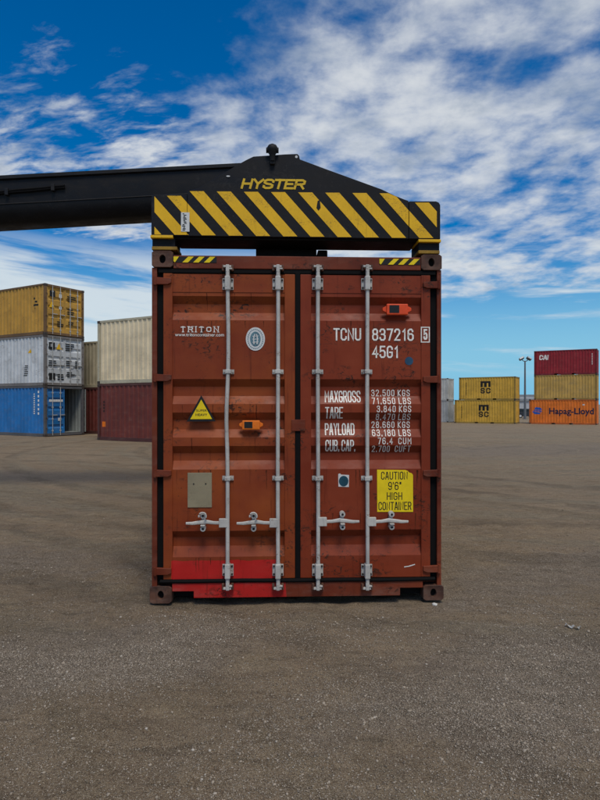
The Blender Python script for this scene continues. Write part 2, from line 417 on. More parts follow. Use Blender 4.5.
def make_ground():
    def axis(lim, fine, step):
        a = list(np.arange(0, fine, step)); v = fine; s = step
        while v < lim: a.append(v); s *= 1.16; v += s
        a.append(lim); return a
    px = axis(2500, 4.6, .032); xs = np.array([-v for v in px[:0:-1]]+px)
    py = axis(2500, 9.0, .032); pyn = axis(60, 1.0, .3); ys = np.array([-v for v in pyn[:0:-1]]+py)
    Xg, Yg = np.meshgrid(xs, ys); Z = ground_h(Xg, Yg)
    nx, ny = len(xs), len(ys)
    co = np.stack([Xg.ravel(), Yg.ravel(), Z.ravel()], 1)
    i = np.arange(nx-1)[None, :] + nx*np.arange(ny-1)[:, None]
    f = np.stack([i, i+1, i+1+nx, i+nx], -1).reshape(-1, 4)
    me = bpy.data.meshes.new('ground'); me.from_pydata(co.tolist(), [], f.tolist())
    for p in me.polygons: p.use_smooth = True
    m, nt, b = nodes('compacted_gravel'); g = G(nt)
    co = g.coord((1, 1, 1))
    # curved wheel tracks: rings of large radius about a point off to the left and right
    def arcs(cx, cy, sc_, stretch=1.0):
        t = nt.nodes.new('ShaderNodeTexCoord'); sp = nt.nodes.new('ShaderNodeSeparateXYZ'); nt.links.new(t.outputs['Object'], sp.inputs[0])
        dx = g.math('SUBTRACT', sp.outputs[0], cx); dy = g.math('MULTIPLY', g.math('SUBTRACT', sp.outputs[1], cy), stretch)
        r = g.math('SQRT', g.math('ADD', g.math('MULTIPLY', dx, dx), g.math('MULTIPLY', dy, dy)))
        a = g.math('ARCTAN2', dy, dx)
        n = nt.nodes.new('ShaderNodeCombineXYZ'); g.put(n.inputs[0], g.math('MULTIPLY', r, sc_)); g.put(n.inputs[1], g.math('MULTIPLY', a, 1.5)); return n.outputs[0], r
    v1, r1 = arcs(6, 24, 1.0); v2, r2 = arcs(-14, -6, 1.0)
    tr1 = g.noise(v1, 1.25, 6, .65, .3); tr2 = g.noise(v2, 1.5, 6, .65, .3)
    big = g.noise(co, .33, 5, .6); mid = g.noise(co, 1.7, 6, .62); fine = g.noise(co, 38, 5, .75); grit = g.noise(co, 150, 3, .7)
    c = g.mix(g.ramp(big, .36, .64), (0.228, 0.158, 0.095), (0.301, 0.214, 0.133))
    c = g.mix(g.ramp(tr1, .46, .60, 0, .9), c, (0.246, 0.201, 0.137))
    c = g.mix(g.ramp(tr2, .52, .66, 0, .75), c, (0.160, 0.114, 0.065))
    c = g.mix(g.ramp(mid, .50, .70, 0, .6), c, (0.338, 0.251, 0.148))
    c = g.mix(g.ramp(fine, .35, .75, 0, .55), c, (0.384, 0.298, 0.190))
    c = g.mix(g.ramp(fine, .48, .25, 0, .6), c, (0.074, 0.050, 0.030))  # fine relief: low spots painted darker, as if shaded, to strengthen contrast
    # swept gravel: grey lanes and patches with ragged edges
    tg = nt.nodes.new('ShaderNodeTexCoord'); sg = nt.nodes.new('ShaderNodeSeparateXYZ'); nt.links.new(tg.outputs['Object'], sg.inputs[0])
    def blob(cx, cy, a, rx, ry):
        dx = g.math('SUBTRACT', sg.outputs[0], cx); dy = g.math('SUBTRACT', sg.outputs[1], cy); ca, sa = math.cos(a), math.sin(a)
        u = g.math('MULTIPLY', g.math('ADD', g.math('MULTIPLY', dx, ca), g.math('MULTIPLY', dy, sa)), 1/rx)
        v = g.math('MULTIPLY', g.math('SUBTRACT', g.math('MULTIPLY', dy, ca), g.math('MULTIPLY', dx, sa)), 1/ry)
        return g.math('SUBTRACT', 1.0, g.math('SQRT', g.math('ADD', g.math('MULTIPLY', u, u), g.math('MULTIPLY', v, v))))
    gm = blob(-1.5, 3.95, .35, 1.9, .75)
    for bb in ((1.25, 3.6, .55, 1.6, .9), (2.6, 6.0, .5, 3.0, .8), (-3.4, 6.6, -.3, 2.6, .7), (9, 22, .4, 9, 3.5), (-7, 14, -.2, 6, 1.6)): gm = g.math('MAXIMUM', gm, blob(*bb))
    gm = g.math('ADD', gm, g.math('MULTIPLY', g.math('SUBTRACT', g.noise(co, 2.6, 6, .68), .5), 1.5))
    gk = g.ramp(gm, .05, .6, 0, .8)
    c = g.mix(gk, c, g.mix(g.ramp(g.noise(co, 70, 4, .8), .38, .62), (0.109, 0.082, 0.058), (0.361, 0.286, 0.215)))
    # ripples pressed by lugged tyres, their hollow shade and crest light painted in
    rp = g.noise(g.coord((1.1, 5.5, 1), rot=(0, 0, R(14))), 1.6, 7, .68, .5)
    c = g.mix(g.ramp(rp, .46, .33, 0, .6), c, (0.099, 0.072, 0.046)); c = g.mix(g.ramp(rp, .55, .70, 0, .5), c, (0.309, 0.242, 0.170))
    # wheel lanes
    lane = None
    wobl = g.math('MULTIPLY', g.math('SUBTRACT', g.noise(co, .8, 4), .5), .5)
    for rr_, R0, wd in ((r1, 15.9, .28), (r1, 17.9, .28), (r1, 20.2, .30), (r2, 15.2, .26), (r2, 17.4, .26), (r2, 24.5, .3), (r2, 26.6, .3), (r1, 12.0, .3)):
        q = g.ramp(g.math('ABSOLUTE', g.math('SUBTRACT', g.math('ADD', rr_, wobl), R0)), wd, wd*.4)
        lane = q if lane is None else g.math('MAXIMUM', lane, q)
    lane = g.math('MULTIPLY', lane, g.ramp(g.noise(co, 1.1, 5, .65), .34, .62))
    c = g.mix(g.math('MULTIPLY', lane, .5), c, (0.098, 0.071, 0.049))
    vo = g.vor(co, 95)
    st = g.ramp(vo.outputs['Distance'], .30, .12)
    sel = nt.nodes.new('ShaderNodeSeparateColor'); nt.links.new(vo.outputs['Color'], sel.inputs[0])
    pick = g.ramp(sel.outputs[0], .72, .80); grv = g.ramp(g.math('ADD', g.math('MULTIPLY', tr1, .6), g.math('MULTIPLY', mid, .4)), .46, .62, .25, 1)
    k = g.math('MULTIPLY', g.math('MULTIPLY', st, pick), grv)
    c = g.mix(g.math('MULTIPLY', k, .8), c, g.mix(sel.outputs[1], (0.160, 0.137, 0.107), (0.465, 0.458, 0.392)))
    g.put(b.inputs['Base Color'], c); b.inputs['Roughness'].default_value = .93
    b.inputs['Specular IOR Level'].default_value = .25
    # tyre lugs: short ribs across the arcs
    wv = nt.nodes.new('ShaderNodeTexWave'); wv.bands_direction = 'Y'; wv.inputs['Scale'].default_value = 9; wv.inputs['Distortion'].default_value = 9; wv.inputs['Detail'].default_value = 3
    nt.links.new(v1, wv.inputs[0])
    bp = g.bump(g.math('MULTIPLY', wv.outputs['Fac'], g.math('MAXIMUM', lane, g.ramp(tr1, .50, .62))), .8, .03)
    clod = g.noise(co, 9, 6, .7, .4)
    bp = g.bump(rp, .8, .10, bp); bp = g.bump(mid, .9, .10, bp); bp = g.bump(clod, .9, .05, bp); bp = g.bump(fine, .9, .026, bp); bp = g.bump(grit, .8, .007, bp)
    c = g.mix(g.ramp(clod, .46, .30, 0, .55), c, (0.100, 0.069, 0.042)); c = g.mix(g.ramp(clod, .56, .72, 0, .5), c, (0.397, 0.307, 0.200)); c = g.mix(g.ramp(grit, .53, .66, 0, .85), c, (0.465, 0.390, 0.273)); c = g.mix(g.ramp(grit, .47, .34, 0, .85), c, (0.061, 0.044, 0.030))  # clod and grit relief shading put into colour: dark hollows, light crests
    g.put(b.inputs['Base Color'], c); bp = g.bump(k, .5, .006, bp)
    g.put(b.inputs['Normal'], bp)
    o = link('ground', me, m); o['kind'] = 'structure'
make_ground()

# ------------------------------------------------------------------ pebbles: loose gravel
def pebble_density(x, y):
    """streaks of loose stone swept aside by wheels"""
    d = .16+0*x
    def blob(cx, cy, a, rx, ry, k):
        c, s = math.cos(a), math.sin(a); u = (x-cx)*c+(y-cy)*s; v = -(x-cx)*s+(y-cy)*c
        return k*np.exp(-(u/rx)**2-(v/ry)**2)
    d = d+blob(-1.35, 3.95, .35, 1.1, .42, 2.2)+blob(1.25, 3.55, .55, .9, .55, 1.5)+blob(1.9, 4.8, .3, .8, .35, .45)+blob(-.2, 3.1, .2, 1.2, .3, .35)+blob(0.9, 2.75, .1, .9, .25, .4)
    d = d+blob(2.6, 6.2, .5, 1.6, .5, .35)+blob(-3.2, 6.4, -.3, 1.4, .5, .3)
    return np.clip(d*(0.55+.45*np.sin(x*3.1+y*2.2)*np.sin(y*4.1-x*1.7)), .03, 1)
def make_pebbles(count, rmin, rmax, area, name, label, cat, octa=False, pw=3.2, bright=.84, peb=True):
    ph = (1+5**.5)/2
    base = np.array([(-1,ph,0),(1,ph,0),(-1,-ph,0),(1,-ph,0),(0,-1,ph),(0,1,ph),(0,-1,-ph),(0,1,-ph),(ph,0,-1),(ph,0,1),(-ph,0,-1),(-ph,0,1)])/math.sqrt(1+ph*ph)
    tri = np.array([(0,11,5),(0,5,1),(0,1,7),(0,7,10),(0,10,11),(1,5,9),(5,11,4),(11,10,2),(10,7,6),(7,1,8),(3,9,4),(3,4,2),(3,2,6),(3,6,8),(3,8,9),(4,9,5),(2,4,11),(6,2,10),(8,6,7),(9,8,1)])
    if octa:
        base = np.array([(1, 0, 0), (-1, 0, 0), (0, 1, 0), (0, -1, 0), (0, 0, 1), (0, 0, -1)], float)
        tri = np.array([(0, 2, 4), (2, 1, 4), (1, 3, 4), (3, 0, 4), (2, 0, 5), (1, 2, 5), (3, 1, 5), (0, 3, 5)])
    nv = len(base)
    x = rng.uniform(area[0], area[1], count*6); y = area[2]+(area[3]-area[2])*rng.random(count*6)**1.5
    keep = rng.random(count*6) < pebble_density(x, y)
    out = (np.abs(x+.05) < 1.28) & (y > 4.95)
    keep &= ~out; x, y = x[keep][:count], y[keep][:count]; n = len(x)
    r = rmin*(rmax/rmin)**(rng.random(n)**pw)
    z = ground_h(x, y)
    V = base[None]*(1+rng.uniform(-.38, .38, (n, nv, 1)))
    V = V*np.stack([rng.uniform(.7, 1.35, n), rng.uniform(.7, 1.2, n), rng.uniform(.45, .8, n)], 1)[:, None]*r[:, None, None]
    a = rng.uniform(0, 6.28, n); ca, sa = np.cos(a)[:, None], np.sin(a)[:, None]
    V = np.stack([V[..., 0]*ca-V[..., 1]*sa, V[..., 0]*sa+V[..., 1]*ca, V[..., 2]], -1)
    V += np.stack([x, y, z+r*.25], 1)[:, None]
    F = tri[None]+(np.arange(n)*nv)[:, None, None]
    me = bpy.data.meshes.new(name); V = V.reshape(-1, 3); F = F.reshape(-1, 3)
    me.vertices.add(len(V)); me.vertices.foreach_set('co', V.ravel())
    me.loops.add(F.size); me.loops.foreach_set('vertex_index', F.ravel().astype(np.int32))
    me.polygons.add(len(F)); me.polygons.foreach_set('loop_start', np.arange(0, F.size, 3, dtype=np.int32)); 
    me.update(); me.validate()
    m, nt, b = nodes('pebble_stone'); g = G(nt)
    ge = nt.nodes.new('ShaderNodeNewGeometry')
    rp = ge.outputs['Random Per Island']
    c = g.mix(g.ramp(rp, 0, .8), (.125, .098, .068), (.36, .295, .22))
    c = g.mix(g.ramp(rp, bright, .99), c, (.46, .41, .34))
    c = g.mix(g.ramp(g.noise(g.coord(), 120, 3), .3, .7, 0, .35), c, (.20, .162, .12))
    g.put(b.inputs['Base Color'], c); b.inputs['Roughness'].default_value = .9
    o = link(name, me, m); tag(o, label, cat, kind='stuff')
make_pebbles(26000, .0026, .0105, (-4.5, 4.5, 2.1, 10.0), 'loose_gravel', 'loose grey gravel scattered over the brown dirt yard', 'gravel', pw=4.6, bright=.88)
make_pebbles(230000, .0016, .0060, (-3.4, 3.4, 2.1, 7.6), 'fine_grit', 'fine grit strewn over the dirt in front of the container', 'grit', octa=True, pw=2.2, bright=.86)

# ------------------------------------------------------------------ the red container: a local frame at its door face (x right, y into the container, z up)
YAW = R(2.2); DIST = 5.025; ROOT = Vector((-.0295, DIST, 0))
cy_, sy_ = math.cos(YAW), math.sin(YAW)
CL = (-(ROOT.x*cy_+ROOT.y*sy_), -(-ROOT.x*sy_+ROOT.y*cy_))     # the photographer's place in that frame
def Wp(px, py, ly=0.0):
    """measured position on the photograph -> x, z on the plane y = ly of the container's frame"""
    u = (px-300)/600; wv = (404-py)/600
    dx = u*cy_+sy_; dy = -u*sy_+cy_
    s = (ly-CL[1])/dy
    return CL[0]+s*dx, CAMZ+s*wv
def wx(px, py=404, ly=0.): return Wp(px, py, ly)[0]
def wz(py, px=297, ly=0.): return Wp(px, py, ly)[1]
HW = 1.219; LEN = 12.19
def casting(bm, x0, x1, z0, z1, y0=0.0, y1=.16, mirror=False):
    """corner casting with the oval hole in its front face"""
    cx, cz = (x0+x1)/2, (z0+z1)/2
    n = 24; outer, inner = [], []
    hx, hz = (x1-x0)/2, (z1-z0)/2
    for k in range(n):
        a = (k+.5)*2*math.pi/n; ca, sa = math.cos(a), math.sin(a)
        s = 1/max(abs(ca), abs(sa)); q = min(s, 1.30)
        outer.append((cx+hx*ca*q, cz+hz*sa*q)); inner.append((cx+.026*ca*1.0, cz+.036*sa))
    def ring(pts, y): return [bm.verts.new((p[0], y, p[1])) for p in pts]
    o0, i0, o1, i1 = ring([(cx+(p[0]-cx)*.97, cz+(p[1]-cz)*.97) for p in outer], y0), ring(inner, y0+.004), ring(outer, y0+.006), ring(inner, y0+.05)
    o2 = ring(outer, y1)
    for k in range(n):
        j = (k+1) % n
        bm.faces.new((o0[k], o0[j], i0[j], i0[k])); bm.faces.new((o0[j], o0[k], o1[k], o1[j]))
        bm.faces.new((o1[j], o1[k], o2[k], o2[j])); bm.faces.new((i0[k], i0[j], i1[j], i1[k]))
    bm.faces.new(i1); bm.faces.new(o2[::-1])
    return (cx, cz)
# folds of the door sheet: (row on the photograph, depth)
OUT, INN = .012, .052
fold_rows = [(274, OUT), (296, OUT), (303.5, INN), (312, INN), (320, OUT), (379, OUT), (386.5, INN), (396, INN), (404, OUT), (412.5, OUT), (420, INN),
             (429.5, INN), (437.5, OUT), (446, OUT), (453.5, INN), (461, INN), (469.5, OUT), (531, OUT), (538, INN), (547, INN), (557, OUT), (579, OUT)]
FOLD = [(wz(r, 240), d) for r, d in fold_rows]            # z falling
FZ = [z for z, d in FOLD]
def door_y(z):
    for (za, da), (zb, db) in zip(FOLD, FOLD[1:]):
        if za >= z >= zb: return da+(db-da)*(za-z)/(za-zb)
    return OUT
def red_container():
    root = empty('shipping_container', ROOT, YAW)
    tag(root, 'brick red high-cube shipping container with closed doors held under the striped spreader', 'shipping container')
    P = lambda n, bm, m, par=root, sm=False: fin(n, bm, M[m], par, sm)
    xl, xr = wx(150.2), wx(442.6)
    ztop = 2.925; TZ = 2.885
    # shell behind the doors
    for s, nm in ((xl+.03, 1), (xr-.03, -1)):
        bm = bmesh.new(); pitch = .278; n = int((LEN-.4)/pitch); yy = .2
        for k in range(n):
            pts = [(0, .0), (.104, .0), (.139, .036), (.243, .036), (.278, .0)]
            for (a, da), (b, db) in zip(pts, pts[1:]):
                q = [bm.verts.new((s+nm*da, yy+a, .16)), bm.verts.new((s+nm*db, yy+b, .16)), bm.verts.new((s+nm*db, yy+b, TZ-.06)), bm.verts.new((s+nm*da, yy+a, TZ-.06))]
                bm.faces.new(q)
            yy += pitch
        P('side_wall', bm, 'redframe')
    bm = bmesh.new(); box(bm, xl+.02, xr-.02, .12, LEN-.1, TZ-.03, TZ-.004); P('roof', bm, 'redframe')
    bm = bmesh.new(); box(bm, xl+.02, xr-.02, LEN-.06, LEN-.02, .1, TZ-.02); P('end_wall', bm, 'redframe')
    bm = bmesh.new(); box(bm, xl+.04, xr-.04, .1, LEN-.1, .13, .17); P('floor', bm, 'redframe')
    for s in (-1, 1):
        x0 = xl+.004 if s < 0 else xr-.064
        for z0, z1, nm in ((.03, .15, 'bottom_rail'), (TZ-.07, TZ-.008, 'top_rail')):
            bm = bmesh.new(); box(bm, x0, x0+.06, .17, LEN-.17, z0, z1, .004); P(nm, bm, 'redframe')
    # corner posts and castings
    for (pa, pb) in ((151.6, 156.8), (437.2, 441.6)):
        bm = bmesh.new(); box(bm, wx(pa), wx(pb), 0.006, .15, .12, ztop-.13, .006); P('corner_post', bm, 'redframe')
    for x0 in (xl+.005, xr-.065):
        bm = bmesh.new(); box(bm, x0, x0+.06, LEN-.15, LEN-.02, .12, ztop-.13, .006); P('corner_post', bm, 'redframe')
    cast = [(149.6, 171.8, 586.5, 603.5), (423.2, 443.6, 585.2, 601.0), (151.8, 173.2, 250.6, 267.2), (421.0, 441.8, 254.4, 270.2)]
    for a, b, t, bt in cast:
        mid_ = (a+b)/2
        z1, z0 = wz(t, mid_), max(.002, wz(bt, mid_))
        bm = bmesh.new(); cx, cz = casting(bm, wx(a), wx(b), z0, z1, -.006, .172); c = P('corner_casting', bm, 'casting')
        bm = bmesh.new(); disc_prism(bm, cx, cz, .0258, .0358, .036, .047); P('casting_hole_shade', bm, 'hole', c)  # black disc stands in for the shade inside the casting hole
        bm = bmesh.new(); casting(bm, wx(a), wx(b), z0, z1, LEN-.17, LEN); P('corner_casting', bm, 'casting')
    # header and sill
    hz1, hz0 = wz(256.3), wz(269.3)
    bm = bmesh.new(); box(bm, wx(173.4), wx(420.8), .0, .12, hz0, hz1, .006); hd = P('header', bm, 'redframe')
    sill_top, sill_bot = wz(582.2), wz(597)
    M['sill'] = paint('sill_paint', (.165, .028, .012), .55, .25, .9, spec=.2, second=(.195, .040, .016), dust=.14, chips=.7, patch=(wx(171), wx(286), 9, (.44, .017, .014)))
    bm = bmesh.new()
    prism(bm, [(wx(172), sill_top), (wx(172), wz(590.3)), (wx(193.6), wz(590.3)), (wx(193.6), sill_bot), (wx(400.2), sill_bot), (wx(400.2), wz(589.3)), (wx(423), wz(589.3)), (wx(423), sill_top)], .004, .10, .003)
    fin('sill', bm, M['sill'], root)
    bm = bmesh.new(); box(bm, wx(172.2), wx(423), .105, .16, .03, wz(589), 0); P('sill_cutout_shade', bm, 'hole')  # added black slab paints the shade seen through the sill cutouts
    # seals
    for pa, pb in ((156.9, 163.2), (430.6, 437.1)):
        bm = bmesh.new(); box(bm, wx(pa), wx(pb), .030, .1, wz(583), wz(268.5)); P('frame_seal', bm, 'rubber')
    bm = bmesh.new(); box(bm, wx(158), wx(436), .006, .09, wz(273.8), wz(269.4), .006); box(bm, wx(158), wx(160), .02, .03, wz(275), wz(270)); P('top_seal', bm, 'rubber')
    bm = bmesh.new()
    tube(bm, [(wx(160+k*27.5), .006+.002*math.sin(k*2.1), wz(580.2+.35*math.sin(k*1.7)+(.5 if k > 5 else 0))) for k in range(11)], .0165, 8); P('bottom_seal', bm, 'rubber')
    bm = bmesh.new(); box(bm, wx(295.2), wx(300.2), .004, .06, wz(582.2), wz(272), .006); P('centre_seal', bm, 'rubber')
    # doors
    doors = []
    spec = [(163.2, 172.3, 284.6, 295.0, 'left'), (300.4, 311.2, 421.4, 430.4, 'right')]
    for a, b, c, d, side in spec:
        mat = paint('door_paint_'+side, RED if side == 'right' else (.225, .037, .012), .5, .14, 1.0, second=(.235, .040, .014) if side == 'right' else (.285, .062, .013),
                    dust=.05, dustcol=(.34, .11, .06), chips=.8, dents=.45, spec=.2, patch=(wx(171), wx(278), wz(560.6, 230), (.46, .017, .014)) if side == 'left' else None)
        bm = bmesh.new()
        for p, q in ((a, b), (c, d)): box(bm, wx(p), wx(q), .004, .06, wz(578.2), wz(274.2), .004)
        xs = np.linspace(wx(b)-.002, wx(c)+.002, 3)
        cols = [[bm.verts.new((x, y, z)) for z, y in FOLD] for x in xs]
        for i in range(2):
            for k in range(len(FOLD)-1): bm.faces.new((cols[i][k], cols[i+1][k], cols[i+1][k+1], cols[i][k+1]))
        # weld bead where the top rail meets the sheet
        box(bm, wx(b), wx(c), .008, .016, wz(292.6), wz(291.6))
        dr = fin('door', bm, mat, root); doors.append(dr)
        # rubber lip inside the edge
    L_, Rr = doors
    # hinges
    for ys_, pa, pb, door, s in (((281, 377.6, 473.2, 571), 153.5, 171.5, L_, 1), ((285, 379.3, 473, 568.5), 423, 440.5, Rr, -1)):
        for yv in ys_:
            z = wz(yv, (pa+pb)/2); h = .030
            x0, x1 = wx(pa), wx(pb)
            pts = [(x0, z-h), (x1-.03, z-h), (x1, z-h*.55), (x1, z+h*.75), (x0, z+h)] if s > 0 else [(x1, z-h), (x0+.03, z-h), (x0, z-h*.55), (x0, z+h*.75), (x1, z+h)]
            bm = bmesh.new(); prism(bm, pts, -.016, .012, .003)
            hx = x0+.016 if s > 0 else x1-.016
            tube(bm, [(hx, -.012, z-h*1.15), (hx, -.012, z+h*1.15)], .012, 8)
            P('hinge', bm, 'redframe', door)
    bm = bmesh.new(); box(bm, wx(291.5), wx(305.2), -.008, .003, wz(431), wz(419.6), .004); P('door_overlap_plate', bm, 'redframe', Rr)
    # locking rods
    RY = -.040
    for px, top_t, door, hdir, hub in ((227.6, 265.2, L_, -1, 219.6), (278.0, 265.0, L_, -1, 270.0), (318.0, 266.5, Rr, 1, 326.2), (367.4, 266.8, Rr, 1, 375.4)):
        bent = px < 230
        bm = bmesh.new(); pts = []
        for yv in np.linspace(268, 587, 24):
            dx = 0
            if bent: dx = 1.0*math.exp(-((yv-345)/40)**2) - 1.5*math.exp(-((yv-418)/28)**2)
            else: dx = .25*math.sin(yv*.02+px)
            x, z = Wp(px+dx*.8, yv, RY); pts.append((x, RY, z))
        tube(bm, pts, .0165, 12, True)
        rod = P('lock_rod', bm, 'white', root, True)
        # bearing brackets top and bottom
        for yv, hh in ((283.2, 7.0), (571.2, 7.2)):
            x, z = Wp(px, yv, RY); bw = .046
            bm = bmesh.new()
            k = hh/119.4
            box(bm, x-bw, x+bw, -.004, .006, z-k*.82, z+k*.82, .003)
            box(bm, x-bw*.48, x+bw*.48, RY-.026, 0, z-k, z+k, .008)
            br = P('bearing_bracket', bm, 'white', rod)
            for sx in (-1, 1):
                for sz in (-1, 1):
                    bm = bmesh.new(); disc_prism(bm, x+sx*bw*.74, z+sz*k*.55, .0085, .0085, -.013, -.003, 8); P('bracket_bolt', bm, 'boltdark', rod)
        for yv, off in ((371.6, 0), (478.6, 0)):
            x, z = Wp(px+(.6 if bent and yv < 400 else 0), yv, RY)
            bm = bmesh.new(); box(bm, x-.047, x+.047, -.002, .004 if yv > 0 else 0, z-.019, z+.019, .003); box(bm, x-.024, x+.024, RY-.022, 0, z-.017, z+.017, .006)
            for sx in (-1, 1): disc_prism(bm, x+sx*.036, z, .007, .007, -.008, -.001, 8)
            P('rod_guide', bm, 'white', rod)
        # cam and keeper at each end
        for yv, up in ((268.3, 1), (586.6, -1)):
            x, z = Wp(px, yv, RY); bm = bmesh.new()
            box(bm, x-.014, x+.014, RY-.016, RY+.02, z-.030, z+.030, .005)
            box(bm, x-.036, x+.030, RY-.008, RY+.03, z+up*.016-.009, z+up*.016+.009, .004)
            box(bm, x-.010, x+.038, RY-.014, RY+.02, z-up*.004-.006, z-up*.004+.006, .003)
            P('cam', bm, 'casting' if False else 'white', rod)
            for sx in (-1, 1):
                bm = bmesh.new(); box(bm, x+sx*.038-.010, x+sx*.038+.010, RY+.004, .004, z-.024+up*.006, z+.026+up*.006, .004); P('cam_keeper', bm, 'casting', rod)
        # handle
        hy = 522.8 if hdir < 0 else 521.6
        x, z = Wp(px, hy, RY); hx = wx(hub, hy, RY); bm = bmesh.new()
        box(bm, min(x, hx)-.004 if hdir < 0 else x, max(x, hx)+.004 if hdir > 0 else x, RY-.018, RY+.016, z-.036, z+.036, .004); P('handle_hub', bm, 'white', rod)
        ln = .275; s = hdir; y0 = RY-.004
        pr = [(0, 0, .000), (.05, -.004, .002), (.11, -.010, .012), (.165, -.012, .006), (.22, -.012, -.001), (ln, -.012, .0)]
        bm = bmesh.new(); t = bmesh.new()
        tube(t, [(hx+s*a, y0+b, z+c) for a, b, c in pr], [.014, .014, .017, .016, .014, .010], 8)
        for v in t.verts: v.co.y = y0+(v.co.y-y0)*.6
        merge(bm, t); P('handle', bm, 'white', rod, True)
        # catch
        cx = hx+s*.135; bm = bmesh.new()
        box(bm, cx-.016, cx+.016, -.012, .012, z-.045, z+.062, .004)
        box(bm, cx-.018, cx+.018, y0-.040, -.004, z-.020, z-.012, .002)
        disc_prism(bm, cx, z-.045, .022, .022, y0-.018, -.006, 14); disc_prism(bm, cx, z+.062, .023, .023, y0-.014, -.006, 14)
        if hdir < 0:
            tube(bm, [(cx-.002+.03*math.cos(a), y0-.030, z+.062+.03*math.sin(a)) for a in np.linspace(-.9, 3.4, 10)], .007, 6)
        P('handle_catch', bm, 'white', rod)
        for dz in (-.045, .062):
            bm = bmesh.new(); disc_prism(bm, cx, z+dz, .009, .009, y0-.0195, y0-.013, 10); P('catch_hole', bm, 'hole', rod)
    # ---------------- print and stickers
    def text_on(door, name, rows, mat='ink', lift=.0022):
        for r in rows:
            bm = bmesh.new(); r(bm); drape(bm, 2, FZ, door_y, lift); flat(name, bm, M[mat], door, 0)
    def line(txt, a, b, t, bt, wt=.15, gap=.26, space=.5):
        return lambda bm: stroke_text(bm, txt, wx(a), wx(b), wz(bt, (a+b)/2, OUT), wz(t, (a+b)/2, OUT), wt, gap, space=space)
    text_on(Rr, 'lettering', [line('TCNU', 333.5, 361.3, 328.2, 340.6, .13, .26), line('837216', 372.3, 414, 328.6, 340.8, .13, .29), line('45G1', 372.3, 398.8, 345.8, 358, .13, .29)])
    def check_digit(bm):
        stroke_text(bm, '5', wx(423.4), wx(427.6), wz(339.8, 425), wz(329, 425), .16)
        x0, x1, z0, z1 = wx(421.4), wx(429.4), wz(342, 425), wz(327.2, 425)
        ribbon(bm, [(x0, z0), (x1, z0), (x1, z1), (x0, z1), (x0, z0)], .0042, 0)
    bm = bmesh.new(); check_digit(bm); flat('check_digit', bm, M['ink'], Rr, .0022)
    text_on(Rr, 'lettering', [line('MAXGROSS', 325, 361.2, 390.6, 402.4, .102, .28), line('TARE', 325.2, 343.2, 407, 418.6, .102, .28), line('PAYLOAD', 325.2, 355.2, 423.4, 435.2, .102, .28), line('CUB. CAP.', 325.4, 356, 439.8, 451.6, .10, .28, .24)])
    rows = [('32.500 KGS', 372.2, 411), ('71.650 LBS', 372.4, 411.4), ('3.840 KGS', 377, 411.4), ('8.470 LBS', 376.6, 411.2), ('28.660 KGS', 372.4, 411), ('63.180 LBS', 372.6, 411.4), ('76.4  CUM', 378, 411.6), ('2.700  CUFT', 372.4, 411.2)]
    text_on(Rr, 'lettering', [line(t, a, b, 389.6+8*i, 396.2+8*i, .115, .42, .42) for i, (t, a, b) in enumerate(rows)])
    # owner's mark
    def triton(bm):
        x0, x1, z0, z1 = wx(180.4), wx(218.6), wz(331.9, 200), wz(326.4, 200)
        stroke_text(bm, 'TRITON', x0, x1, z0+.002, z1-.002, .17, .42)
        adv = [0, .92, 1.84, 2.28, 3.2, 4.12]; tot = 4.62; hw = (z1-z0)*.17*.5
        for a, feet in zip(adv, ((.25,), (0, .5), (0,), (.25,), (), (0, .5))):
            for f in feet:
                x = x0+hw+(a+f)/tot*(x1-x0-2*hw)
                for zz in (z0, z1) : box(bm, x-.010, x+.010, -.0004, .0, zz-.0022, zz+.0022)
    text_on(L_, 'lettering', [triton])
    text_on(L_, 'lettering', [lambda bm: font_text(bm, 'www.tritoncontainer.com', wx(174.8), wx(224), wz(336.2, 200), wz(333, 200), 0, .004)])
    # oval class sticker
    def dp(name, door, px, py, rx, rz, y0, y1, mat, par=None, seg=32):
        x, z = Wp(px, py, OUT); bm = bmesh.new(); disc_prism(bm, x, z, rx, rz, y0, y1, seg); return P(name, bm, mat, par or door)
    ov = dp('sticker', L_, 255.4, 339, .080, .098, .0085, OUT+.001, 'sticker')
    dp('sticker_emblem', L_, 255.4, 339, .044, .062, .0068, .0084, 'greyblue', L_)
    bm = bmesh.new(); x, z = Wp(255.4, 339, OUT)
    for k in range(28):
        a = k*2*math.pi/28; cx, cz = x+.062*math.cos(a), z+.080*math.sin(a); box(bm, cx-.004, cx+.004, .0068, .0084, cz-.004, cz+.004)
    P('sticker_print', bm, 'greyblue', L_)
    bm = bmesh.new()
    tube(bm, [(x-.012, .0062, z-.045), (x-.016, .0062, z), (x-.004, .0062, z+.04)], .006, 6); tube(bm, [(x+.014, .0062, z-.045), (x+.018, .0062, z-.002), (x+.008, .0062, z+.04)], .006, 6)
    for dz in (-.03, -.005, .02): tube(bm, [(x-.024, .0062, z+dz), (x+.026, .0062, z+dz+.004)], .003, 6)
    P('sticker_print', bm, 'sticker', L_)
    # warning triangle spans the folds: a stiff plate
    tri = [(201.2, 395.2), (186.6, 421.6), (215.6, 421.4)]; tin = [(201.2, 399.6), (190.2, 419.2), (212, 419)]
    bm = bmesh.new(); prism(bm, [Wp(a, b, .0) for a, b in tri], .004, .010); tr = P('warning_triangle', bm, 'print', L_)
    bm = bmesh.new(); prism(bm, [Wp(a, b, .0) for a, b in tin], .0015, .0038); P('triangle_face', bm, 'caution', L_)
    bm = bmesh.new(); font_text(bm, 'SUPER', wx(196), wx(207), wz(411.6, 201), wz(409.4, 201), 0, .01); font_text(bm, 'HEAVY', wx(195.6), wx(207.4), wz(416, 201), wz(413.6, 201), 0, .02)
    flat('triangle_print', bm, M['print'], L_, .0010)
